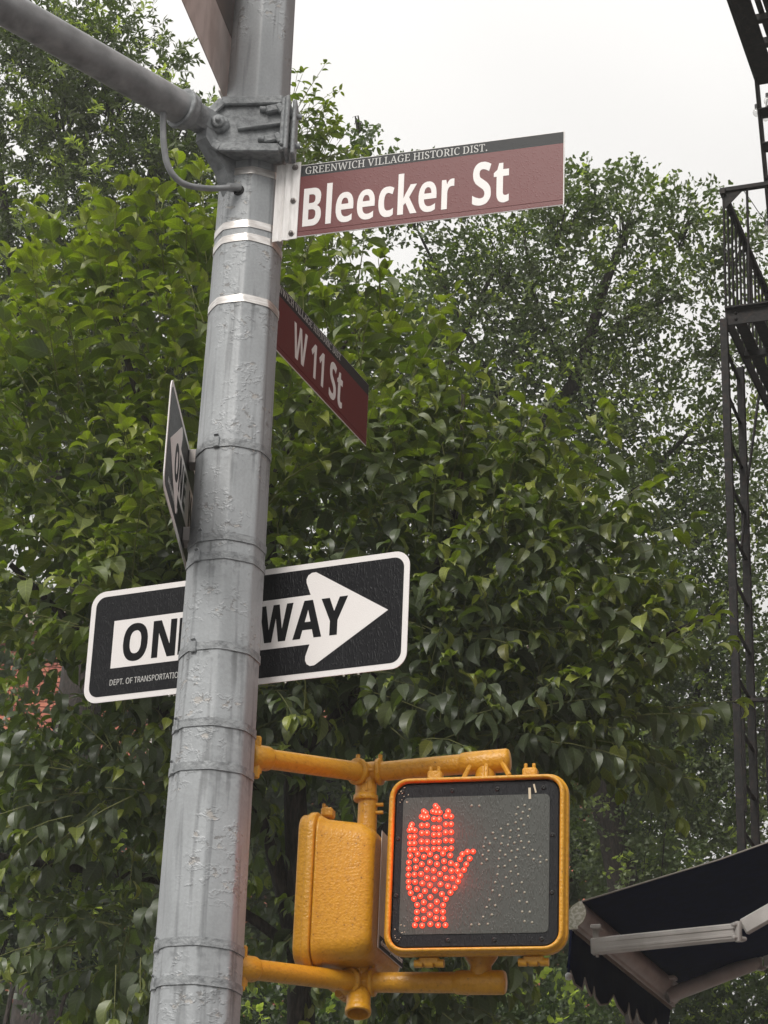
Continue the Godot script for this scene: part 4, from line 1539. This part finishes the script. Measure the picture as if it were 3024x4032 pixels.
func signal_head(t: Node3D, w: float, h: float, lit: bool) -> void:
	var I := Transform3D.IDENTITY
	# door frame: a rounded ring with a stepped outer edge
	var s := st()
	loft(s, [[rrect(w - 0.036, h - 0.031, 0.036), -0.012], [rrect(w - 0.036, h - 0.031, 0.036), -0.002], [rrect(w - 0.033, h - 0.028, 0.038), 0.003], [rrect(w - 0.02, h - 0.018, 0.042), 0.004], [rrect(w - 0.014, h - 0.012, 0.045), 0.0], [rrect(w - 0.012, h - 0.01, 0.046), -0.01, true], [rrect(w - 0.008, h - 0.007, 0.048), -0.016, true], [rrect(w - 0.001, h - 0.001, 0.05), -0.019], [rrect(w, h, 0.051), -0.023], [rrect(w, h, 0.051), -0.034], [rrect(w - 0.004, h - 0.004, 0.05), -0.037], [rrect(w - 0.05, h - 0.05, 0.045), -0.037]], I)
	put("door", s, M.yellow, t)
	# body: a tapering tray with rounded back edges
	s = st()
	loft(s, [[rrect(w - 0.12, h - 0.12, 0.03), -0.178], [rrect(w - 0.095, h - 0.09, 0.04), -0.174], [rrect(w - 0.075, h - 0.065, 0.05), -0.16], [rrect(w - 0.065, h - 0.045, 0.05), -0.14], [rrect(w - 0.035, h - 0.03, 0.05), -0.06], [rrect(w - 0.02, h - 0.018, 0.05), -0.046], [rrect(w - 0.014, h - 0.012, 0.05), -0.041], [rrect(w - 0.05, h - 0.05, 0.05), -0.04]], I, true, true)
	put("housing", s, M.yellow_rough, t)
	s = st()
	loft(s, [[rrect(w - 0.034, h - 0.029, 0.037), -0.016], [rrect(w - 0.046, h - 0.041, 0.031), -0.0085]], I, false, true)
	put("black_panel", s, M.signal_black if lit else M.gasket, t)
	# latches above, hinges below
	for q in [[0.125, 1], [-0.115, 1], [-0.115, -1], [0.14, -1]]:
		s = st()
		var y: float = q[1] * (h / 2 + 0.004)
		if q[1] > 0:
			box(s, Transform3D(Basis(), Vector3(q[0] * w / 0.45, y + 0.006, -0.045)), Vector3(0.036, 0.024, 0.03), 0.004)
			for x in [-0.01, 0.01]:
				tube(s, [Vector3(q[0] * w / 0.45 + x, y + 0.01, -0.036), Vector3(q[0] * w / 0.45 + x, y + 0.028, -0.036)], 0.0045, 8)
		else:
			box(s, Transform3D(Basis(), Vector3(q[0] * w / 0.45, y - 0.004, -0.05)), Vector3(0.05, 0.018, 0.04), 0.004)
			for x in [-0.026, 0.0, 0.026]:
				tube(s, [Vector3(q[0] * w / 0.45 + x - 0.01, y - 0.01, -0.04), Vector3(q[0] * w / 0.45 + x + 0.01, y - 0.01, -0.04)], 0.01, 10)
		put("latch" if q[1] > 0 else "hinge", s, M.yellow, t)
	if not lit:
		return
	s = st()
	prism(s, rrect(0.362, 0.336, 0.012, 4), -0.0085, -0.0065, Transform3D(Basis(), Vector3(-0.002, -0.002, 0)))
	put("lens", s, M.signal_lens, t)
	for q in [[-0.186, 0.182], [-0.062, 0.182], [0.05, 0.182], [0.163, 0.182], [-0.186, -0.185], [-0.062, -0.185], [0.05, -0.185], [0.163, -0.185], [-0.194, 0.065], [0.186, 0.065], [-0.194, -0.075], [0.186, -0.075]]:
		s = st()
		lathe(s, [Vector2(0.006, 0.0), Vector2(0.0055, 0.002), Vector2(0.003, 0.0025), Vector2(0.003, 0.0025), Vector2(0.002, 0.0005), Vector2(0.0, 0.0005)], Transform3D(Basis(Vector3(1, 0, 0), PI / 2), Vector3(q[0], q[1], -0.0085)), 10)
		put("screw", s, M.gasket, t)
	# flecks of old paint on the panel
	s = st()
	for i in 26:
		var c: Vector2 = [Vector2(-0.185, 0.172), Vector2(-0.18, -0.165), Vector2(-0.2, 0.17)][i % 3] + Vector2(rng.randf_range(-0.014, 0.014), rng.randf_range(-0.02, 0.02))
		var a := rng.randf() * TAU
		var l := rng.randf_range(0.001, 0.005)
		box(s, Transform3D(Basis(Vector3(0, 0, 1), a), Vector3(c.x, c.y, -0.006)), Vector3(l, 0.0014, 0.001))
	box(s, Transform3D(Basis(Vector3(0, 0, 1), 0.05), Vector3(0.13, 0.168, -0.006)), Vector3(0.006, 0.028, 0.001))
	box(s, Transform3D(Basis(Vector3(0, 0, 1), 0.25), Vector3(0.1425, 0.18, -0.006)), Vector3(0.004, 0.022, 0.001))
	put("paint_flecks", s, M.paint_chip, t)
	# light dots in millimetres from the middle: the red hand, and the unlit walking figure
	var red := [-160, 99, -162, 94, -165, 85, -159, 87, -152, 84, -163, 68, -152, 68, -163, 52, -152, 52, -162, 36, -151, 36, -131, 131, -126, 127, -136, 118, -129, 115, -122, 117, -135, 96, -122, 96, -134, 77, -121, 77, -134, 56, -120, 55, -133, 37, -120, 36, -102, 144, -97, 138, -108, 130, -100, 128, -91, 127, -105, 111, -92, 110, -104, 89, -92, 88, -104, 72, -91, 72, -103, 54, -91, 54, -103, 37, -90, 37, -70, 129, -75, 118, -62, 116, -75, 97, -62, 97, -75, 77, -61, 77, -74, 57, -60, 56, -74, 36, -60, 37, -161, 21, -143, 25, -127, 18, -112, 24, -96, 16, -80, 25, -62, 20, -164, 5, -147, 10, -132, 0, -112, 4, -94, -1, -77, 6, -60, 1, -46, -4, -164, -10, -146, -8, -119, -13, -102, -16, -75, -12, -58, -18, -43, -18, -164, -26, -149, -25, -133, -24, -118, -34, -100, -36, -86, -25, -71, -35, -55, -36, -163, -42, -147, -43, -129, -47, -110, -52, -84, -50, -66, -55, -162, -56, -142, -61, -122, -66, -97, -65, -80, -74, -157, -70, -133, -78, -108, -81, -92, -92, -148, -84, -124, -93, -107, -102, -76, -101, -140, -99, -124, -112, -92, -114, -76, -117, -140, -116, -108, -123, -93, -132, -75, -133, -140, -133, -122, -133, -144, -148, -126, -149, -106, -146, -87, -149, -69, -149, -6, 28, -20, 28, -32, 22, -38, 10, -14, 11, -22, -3, -27, -16, -36, -30, -41, -44, -49, -59, -59, -71, -70, -86]
	var white := [-12, 142, 7, 141, 118, 139, 102, 134, 130, 128, 114, 122, 98, 117, 127, 111, 110, 105, 97, 97, 78, 92, 117, 90, 61, 82, 85, 77, 104, 80, 42, 73, 66, 64, 105, 64, 124, 69, 24, 61, 48, 59, 84, 60, 35, 47, 63, 46, 95, 47, 111, 50, 130, 48, 20, 40, 79, 42, 118, 34, 32, 29, 60, 28, 88, 27, 103, 30, 139, 28, 18, 19, 73, 18, 129, 16, 158, 12, 28, 8, 58, 9, 99, 11, 142, 6, 16, -2, 85, 4, 158, -2, 173, 3, 56, -10, 72, -9, 99, -10, 87, -23, 55, -29, 105, -30, 76, -37, 50, -48, 114, -50, 91, -53, 68, -59, 44, -68, 102, -71, 121, -74, 61, -80, 37, -90, 109, -95, 127, -98, 51, -104, 30, -108, 43, -126, 116, -120, 134, -121, 22, -131, 122, -143, 140, -146, -6, -149, 13, -149, 34, -148]
	var dome := func(r: float, up: float) -> ArrayMesh:
		var q := st()
		lathe(q, [Vector2(r, 0), Vector2(r * 0.95, up * 0.45), Vector2(r * 0.7, up * 0.8), Vector2(r * 0.35, up * 0.97), Vector2(0, up)], Transform3D(Basis(Vector3(1, 0, 0), PI / 2)), 10)
		q.generate_normals()
		q.index()
		return q.commit()
	var big: ArrayMesh = dome.call(0.0068, 0.0045)
	var core: ArrayMesh = dome.call(0.0019, 0.0012)
	var small: ArrayMesh = dome.call(0.0032, 0.0022)
	for i in range(0, red.size(), 2):
		var o := put("red_led_light", big, M.led_red, t)
		o.position = Vector3(red[i] / 1000.0, red[i + 1] / 1000.0, -0.0065)
		var c := put("led_core_light", core, M.led_core, o)
		c.position = Vector3(0.0006, -0.0006, 0.004)
	for i in range(0, white.size(), 2):
		var o := put("unlit_led", small, M.led_white, t)
		o.position = Vector3(white[i] / 1000.0, white[i + 1] / 1000.0, -0.0065)
	for at in [Vector2(-0.14, 0.07), Vector2(-0.085, 0.09), Vector2(-0.12, -0.03), Vector2(-0.055, -0.03), Vector2(-0.105, -0.11)]:
		var l := OmniLight3D.new()
		l.name = part_name(t, "hand_light")
		l.light_color = Color(1.0, 0.12, 0.06)
		l.light_energy = 0.0022
		l.light_size = 0.03
		l.omni_range = 30.0
		l.omni_attenuation = 2.0
		l.shadow_enabled = true
		l.position = Vector3(at.x, at.y, 0.024)
		t.add_child(l, true)


func walk_signals() -> void:
	var psi := 0.2605
	var a := thing("walk_signal", "yellow walk signal facing the street with its red hand lit", "walk signal", Vector3(0.2515, 2.9376, -5.3453), psi, "walk signals")
	signal_head(a, 0.445, 0.438, true)
	var b := thing("walk_signal", "yellow walk signal turned left, seen from its closed side behind the lit one", "walk signal", Vector3.ZERO, 0.0, "walk signals")
	var across := Vector3(-sin(psi), 0, cos(psi))
	var left := Vector3(-cos(psi), 0, -sin(psi))
	# its right side wall stands at the photograph's side of the box
	b.transform = Transform3D(Basis(across, Vector3.UP, left), Vector3(-0.002, 2.886, -5.4) + left * 0.177 - across * 0.2)
	signal_head(b, 0.42, 0.385, false)
	var s := st()
	box(s, Transform3D(Basis(), Vector3(-0.03, 0.016, -0.1795)), Vector3(0.25, 0.29, 0.001))
	put("sticker", s, M.alu, b)
	var n := Node3D.new()
	n.name = "sticker_print"
	b.add_child(n, true)
	n.transform = Transform3D(Basis(Vector3.UP, PI), Vector3(0, 0, -0.1805))
	s = st()
	box(s, Transform3D(Basis(), Vector3(0.04, -0.112, 0.0004)), Vector3(0.245, 0.03, 0.0006))
	put("dark_stripe", s, M.letter_black, n)
	lettering(n, "elevenfourybazdonk.com", "Droid Sans", 700, Rect2(-0.07, -0.122, 0.22, 0.018), 0.0008, M.white)


# ======================= fire escape =======================
func fire_escape() -> void:
	var R := Vector3(0.358, 0, -0.934)
	var P := Vector3(0.934, 0, 0.358)
	var c0 := Vector3(1.985, 8.02, -12.013)
	var t := thing("fire_escape", "black iron fire escape with balcony, railing and stair at the right edge", "fire escape", c0)
	# lower balcony: channel beams round a floor of slats
	var s := st()
	bar(s, Vector3(0, -0.054, 0), P * 1.05 + Vector3(0, -0.054, 0), 0.012, 0.11, 0.002)
	bar(s, Vector3(0, -0.004, 0) - R * 0.02, P * 1.05 - R * 0.02 + Vector3(0, -0.004, 0), 0.04, 0.01)
	for y in [-0.035, -0.075]:
		lathe(s, [Vector2(0.011, 0), Vector2(0.009, 0.006), Vector2(0.0, 0.009)], along(P * 0.06 + Vector3(0, y, 0) - R * 0.006, P * 0.06 + Vector3(0, y, 0) - R), 8)
	put("front_beam", s, M.iron, t)
	s = st()
	bar(s, Vector3(0, -0.054, 0), R * 3.2 + Vector3(0, -0.054, 0), 0.012, 0.1, 0.002)
	put("side_beam", s, M.iron, t)
	for i in 9:
		s = st()
		var o := P * (0.06 + i * 0.108)
		bar(s, o + Vector3(0, -0.03, 0) + R * 0.02, o + R * 3.2 + Vector3(0, -0.03, 0), 0.07, 0.012, 0.002)
		put("floor_slat", s, M.iron, t)
	for k in [0.5, 1.2, 1.9, 2.6]:
		s = st()
		bar(s, R * k + Vector3(0, -0.06, 0), R * k + P * 1.05 + Vector3(0, -0.06, 0), 0.04, 0.04, 0.002)
		put("cross_beam", s, M.iron, t)
	# railing
	s = st()
	bar(s, Vector3(0, 0.8, 0) - R * 0.03, R * 3.2 + Vector3(0, 0.8, 0), 0.035, 0.04, 0.003)
	bar(s, Vector3(0, 0.815, 0) - P * 0.02, P * 1.05 + Vector3(0, 0.815, 0), 0.035, 0.03, 0.003)
	prism(s, PackedVector2Array([Vector2(0, 0.8), Vector2(0.12, 0.8), Vector2(0, 0.68)]), -0.004, 0.004, Transform3D(Basis(P, Vector3.UP, -R), Vector3.ZERO))
	put("hand_rail", s, M.iron, t)
	for i in 27:
		s = st()
		tube(s, [R * (0.0 + i * 0.117) + Vector3(0, -0.01, 0), R * (0.0 + i * 0.117) + Vector3(0, 0.8, 0)], 0.0075, 6)
		put("baluster", s, M.iron, t)
	for i in 4:
		s = st()
		tube(s, [P * (0.145 + i * 0.28) + Vector3(0, -0.01, 0), P * (0.145 + i * 0.28) + Vector3(0, 0.8, 0)], 0.008, 6)
		put("baluster", s, M.iron, t)
	# upper balcony with its floor of slats, seen from below
	var u0 := Vector3(2.119, 10.42, -12.262) - c0 - R * 1.2
	var u1 := Vector3(2.364, 10.3, -12.901) - c0
	s = st()
	bar(s, u0, u1 + R * 0.1, 0.02, 0.13, 0.003)
	bar(s, u0 + P * 0.07 + Vector3(0, -0.05, 0), u1 + P * 0.07 + Vector3(0, -0.05, 0), 0.13, 0.012, 0.002)
	put("upper_beam", s, M.iron, t)
	for i in 14:
		s = st()
		var o := P * (0.16 + i * 0.048)
		bar(s, u0 + o, u1 + o + R * 0.7, 0.038, 0.012, 0.002)
		put("floor_slat", s, M.iron, t)
	var k2 := 0
	for k in [0.25, 0.62, 1.02, 1.3, 1.55, 1.9, 2.3]:
		s = st()
		var b := u0.lerp(u1, k / 1.88)
		bar(s, b + Vector3(0, -0.03, 0), b + P * 1.0 + Vector3(0, -0.03, 0), [0.1, 0.06, 0.12, 0.05, 0.06, 0.12, 0.1][k2], 0.05, 0.003)
		put("cross_beam", s, M.iron, t)
		k2 += 1
	# stair from the upper to the lower balcony
	var sa := u1 + Vector3(0, 0.1, 0)
	var sb := Vector3(2.441, 9.801, -13.102) - c0
	var dir := (sb - sa).normalized()
	var sc := sa + dir * 2.55
	for k in [0.0, 0.55]:
		s = st()
		bar(s, sa + P * k, sc + P * k, 0.014, 0.12, 0.002)
		put("stringer", s, M.iron, t)
	for i in 11:
		s = st()
		var m := sa.lerp(sc, (i + 0.6) / 11.0)
		bar(s, m + P * 0.005, m + P * 0.545, 0.12, 0.014, 0.002)
		put("tread", s, M.iron, t)
	s = st()
	tube(s, [sa + Vector3(0, 0.75, 0) + P * 0.55, sc + Vector3(0, 0.75, 0) + P * 0.55], 0.014, 8)
	put("stair_rail", s, M.iron, t)
	# a thin stay from the stair to the ladder
	s = st()
	tube(s, [Vector3(2.408, 8.272, -13.149) - c0, Vector3(2.194, 7.212, -12.589) - c0, Vector3(2.099, 6.633, -12.343) - c0], 0.009, 6)
	put("stay_rod", s, M.iron, t)
	# drop ladder
	var l := thing("drop_ladder", "black iron drop ladder hanging from the fire escape balcony", "ladder", Vector3(1.974, 7.93, -12.017))
	var lo := l.position
	for k in 2:
		var a: Vector3 = [Vector3(1.968, 7.96, -12.017), Vector3(2.133, 7.86, -12.447)][k] - lo
		var b: Vector3 = [Vector3(2.002, 4.6, -12.006), Vector3(2.166, 4.6, -12.512)][k] - lo
		s = st()
		bar(s, a, b, 0.014, 0.042, 0.002, P)
		bar(s, a + P * 0.02, b + P * 0.02, 0.04, 0.012, 0.002, P)
		put("side_rail", s, M.iron, l)
	for i in 11:
		s = st()
		var y := 7.78 - i * 0.292
		var a := Vector3(lerpf(2.002, 1.968, (y - 4.6) / 3.36), y, -12.012) - lo
		var b := Vector3(lerpf(2.166, 2.133, (y - 4.6) / 3.26), y, -12.48) - lo
		tube(s, [a, b], 0.011, 8)
		put("rung", s, M.iron, l)
	# low iron guard in front of the ladder
	var gd := thing("iron_guard", "small black iron guard rail in front of the ladder foot", "railing", Vector3(1.94, 5.48, -11.723))
	var go := gd.position
	s = st()
	bar(s, Vector3(1.93, 5.48, -11.725) - go, Vector3(2.8, 5.46, -11.39) - go, 0.02, 0.022, 0.002)
	put("top_bar", s, M.iron, gd)
	for k in 4:
		s = st()
		var x := P * (0.04 + k * 0.125)
		bar(s, x, x + Vector3(0, -0.62, 0), 0.016, 0.02, 0.002)
		put("upright", s, M.iron, gd)
	s = st()
	bar(s, P * 0.115 + Vector3(0, -0.17, 0), P * 0.9 + Vector3(0, -0.18, 0), 0.014, 0.014, 0.001)
	put("mid_bar", s, M.iron, gd)
	# string of lamps
	var w := thing("string_lights", "wire of clear glass bulbs strung along the fire escape", "string lights", Vector3(2.093, 8.837, -11.974))
	var wo := w.position
	s = st()
	tube(s, [Vector3(2.093, 8.84, -11.98) - wo, Vector3(2.147, 8.73, -11.954) - wo, Vector3(2.18, 8.659, -11.941) - wo, Vector3(2.236, 8.569, -11.92) - wo, Vector3(2.4, 8.5, -11.86) - wo], 0.0028, 5)
	tube(s, [Vector3(2.36, 10.3, -12.9) - wo, Vector3(2.4, 10.11, -13.02) - wo, Vector3(2.5, 10.27, -13.32) - wo, Vector3(2.54, 10.45, -13.4) - wo], 0.003, 5)
	put("wire", s, M.gasket, w)
	for p in [Vector3(2.388, 10.061, -13.022), Vector3(2.535, 10.405, -13.403), Vector3(2.504, 10.222, -13.324), Vector3(2.229, 8.519, -11.922)]:
		s = st()
		lathe(s, [Vector2(0, -0.03), Vector2(0.014, -0.027), Vector2(0.024, -0.014), Vector2(0.027, 0.0), Vector2(0.023, 0.015), Vector2(0.012, 0.028), Vector2(0.011, 0.035)], Transform3D(Basis(), p - wo), 14)
		var b := put("glass_bulb", s, M.bulb, w)
		s = st()
		lathe(s, [Vector2(0.013, 0.03), Vector2(0.013, 0.06), Vector2(0.0, 0.062)], Transform3D(Basis(), p - wo), 10)
		put("socket", s, M.gasket, b)


# ======================= awning =======================
func awning() -> void:
	var R := Vector3(0.358, 0, -0.934)
	var P := Vector3(0.934, 0, 0.358)
	var o := Vector3(0.984, 3.979, -10.4)
	var t := thing("awning", "navy blue folding awning with scalloped edge at the lower right", "awning", o)
	var len := 1.9
	var frame := Basis(P, Vector3.UP, -R)
	# front bar: rounded back, flat front, a slot below
	var prof := PackedVector2Array([Vector2(-0.055, -0.07), Vector2(-0.058, 0.0), Vector2(-0.052, 0.022), Vector2(-0.036, 0.04), Vector2(-0.005, 0.058), Vector2(0.006, 0.058), Vector2(0.02, 0.035), Vector2(0.028, 0.01), Vector2(0.026, -0.012), Vector2(0.014, -0.036), Vector2(-0.004, -0.052), Vector2(-0.01, -0.056), Vector2(-0.01, -0.07)])
	var s := st()
	new_smooth(s)
	for i in prof.size():
		var a := prof[i]
		var b := prof[(i + 1) % prof.size()]
		quad(s, frame * Vector3(a.x, a.y, 0), frame * Vector3(a.x, a.y, -len), frame * Vector3(b.x, b.y, -len), frame * Vector3(b.x, b.y, 0))
	put("front_bar", s, M.awning_metal, t)
	s = st()
	prism(s, prof, 0.0, 0.012, Transform3D(frame, Vector3.ZERO))
	prism(s, prof, -0.012, 0.0, Transform3D(frame, R * len))
	put("end_cap", s, M.end_cap, t)
	s = st()
	bar(s, P * -0.03 + Vector3(0, -0.078, 0), R * len + P * -0.03 + Vector3(0, -0.078, 0), 0.012, 0.016)
	put("valance_rail", s, M.trim, t)
	# cloth: slopes up to the wall, a little slack
	s = st()
	var up := Vector3(0.818, 0.248, 0.314)
	var n := 10
	for side in [0.0, -0.004]:
		new_smooth(s)
		for i in n:
			for j in 10:
				var pt := func(u: float, v: float) -> Vector3:
					return Vector3(0, 0.056 + side, 0) + up * 1.55 * u + R * len * v + Vector3(0, -0.02 * sin(u * PI) * (0.5 + 0.5 * sin(v * PI)), 0)
				var a: Vector3 = pt.call(float(i) / n, j / 10.0)
				var b: Vector3 = pt.call(float(i + 1) / n, j / 10.0)
				var c: Vector3 = pt.call(float(i + 1) / n, (j + 1) / 10.0)
				var d: Vector3 = pt.call(float(i) / n, (j + 1) / 10.0)
				if side == 0.0:
					quad(s, a, b, c, d)
				else:
					quad(s, a, d, c, b)
	var cloth := put("cloth", s, M.navy, t)
	s = st()
	tube(s, [Vector3(0, 0.057, 0) - R * 0.004, up * 0.75 + Vector3(0, 0.038, 0) - R * 0.004, up * 1.55 + Vector3(0, 0.057, 0) - R * 0.004], 0.004, 6)
	put("hem", s, M.trim, cloth)
	# valance with scallops and a pale binding
	var edge := [[-0.02, -0.262], [0.03, -0.315], [0.12, -0.322], [0.151, -0.262], [0.2, -0.298], [0.3, -0.318], [0.35, -0.303], [0.4127, -0.252], [0.46, -0.29], [0.56, -0.31], [0.66, -0.285], [0.7239, -0.232], [0.78, -0.275], [0.88, -0.3], [0.95, -0.275], [1.016, -0.216], [1.07, -0.26], [1.16, -0.285], [1.22, -0.255], [1.258, -0.2], [1.31, -0.245], [1.4, -0.268], [1.47, -0.24], [1.526, -0.2], [1.58, -0.25], [1.68, -0.27], [1.75, -0.24], [1.79, -0.2], [1.83, -0.25], [1.9, -0.27]]
	s = st()
	for i in edge.size() - 1:
		var a = edge[i]
		var b = edge[i + 1]
		var wa := 0.018 * sin(a[0] * 9.0)
		var wb := 0.018 * sin(b[0] * 9.0)
		var v := [R * a[0] + P * -0.032 + Vector3(0, -0.08, 0), R * b[0] + P * -0.032 + Vector3(0, -0.08, 0), R * b[0] + P * (-0.04 + wb) + Vector3(0, b[1], 0), R * a[0] + P * (-0.04 + wa) + Vector3(0, a[1], 0)]
		quad(s, v[0], v[1], v[2], v[3])
		var th := -P * 0.003
		quad(s, v[3] + th, v[2] + th, v[1] + th, v[0] + th)
	var val := put("valance", s, M.navy, t)
	s = st()
	for i in edge.size() - 1:
		var a = edge[i]
		var b = edge[i + 1]
		tube(s, [R * a[0] + P * (-0.0415 + 0.018 * sin(a[0] * 9.0)) + Vector3(0, a[1], 0), R * b[0] + P * (-0.0415 + 0.018 * sin(b[0] * 9.0)) + Vector3(0, b[1], 0)], 0.0055, 6)
	put("binding", s, M.trim, val)
	# near end of the valance folds toward the street, with its draw cord
	s = st()
	quad(s, P * -0.034 + Vector3(0, -0.08, 0), P * -0.034 + R * 0.01 + Vector3(0, -0.08, 0), P * -0.03 + R * -0.01 + Vector3(0, -0.262, 0), R * -0.12 + P * -0.03 + Vector3(0, -0.27, 0))
	quad(s, R * -0.12 + P * -0.033 + Vector3(0, -0.27, 0), P * -0.033 + R * -0.01 + Vector3(0, -0.262, 0), P * -0.037 + R * 0.01 + Vector3(0, -0.08, 0), P * -0.037 + Vector3(0, -0.08, 0))
	put("valance_end", s, M.navy, t)
	s = st()
	tube(s, [P * -0.04 + R * -0.02 + Vector3(0, -0.08, 0), Vector3(0.913, 3.66, -10.216) - o], 0.007, 6)
	var cord := put("cord", s, M.navy, t)
	s = st()
	lathe(s, [Vector2(0, -0.02), Vector2(0.014, -0.016), Vector2(0.016, 0.006), Vector2(0.008, 0.014)], Transform3D(Basis(), Vector3(0.913, 3.655, -10.216) - o), 10)
	put("cord_end", s, M.white_plastic, cord)
	# folding arms: two jointed beams with grooved sides
	var arms := [
		[Vector3(1.03, 3.826, -10.382), Vector3(1.655, 3.868, -10.143), Vector3(2.25, 4.2, -9.92), 0.0],
		[Vector3(1.582, 3.918, -11.95), Vector3(2.07, 4.13, -12.01), Vector3(2.7, 4.2, -11.75), 1.0]]
	for a in arms:
		var p0: Vector3 = a[0] - o
		var p1: Vector3 = a[1] - o
		var p2: Vector3 = a[2] - o
		s = st()
		if a[3] == 0.0:
			bar(s, p0, p1, 0.035, 0.078, 0.008)
			for y in [0.018, -0.016]:
				bar(s, p0 + Vector3(0.005, y, 0.019), p1 + Vector3(-0.005, y, 0.019), 0.004, 0.012, 0.001)
		else:
			tube(s, [p0, p1], 0.04, 16)
		var ar := put("arm", s, M.awning_metal, t)
		s = st()
		bar(s, p1 + (p2 - p1).normalized() * 0.04, p2, 0.035, 0.075, 0.008)
		put("upper_arm", s, M.awning_metal, ar)
		s = st()
		for y in [-0.03, 0.03]:
			box(s, Transform3D(Basis(Vector3.UP, 0.37), p1 + Vector3(0.012, y, 0.0)), Vector3(0.07, 0.018, 0.045), 0.005)
		tube(s, [p1 + Vector3(0.012, -0.045, 0.012), p1 + Vector3(0.012, 0.045, 0.012)], 0.016, 10)
		put("elbow", s, M.awning_metal, ar)
		# the hanger that joins the arm to the front bar
		s = st()
		var h := p0 + (p1 - p0).normalized() * 0.03
		box(s, Transform3D(frame, h + Vector3(-0.005, 0.062, 0)), Vector3(0.03, 0.05, 0.02), 0.003)
		box(s, Transform3D(frame, h + Vector3(0.0, 0.085, 0)), Vector3(0.05, 0.02, 0.07), 0.004)
		tube(s, [h + Vector3(0.0, -0.05, 0), h + Vector3(0, 0.06, 0)], 0.008, 8)
		put("hanger", s, M.awning_metal, ar)
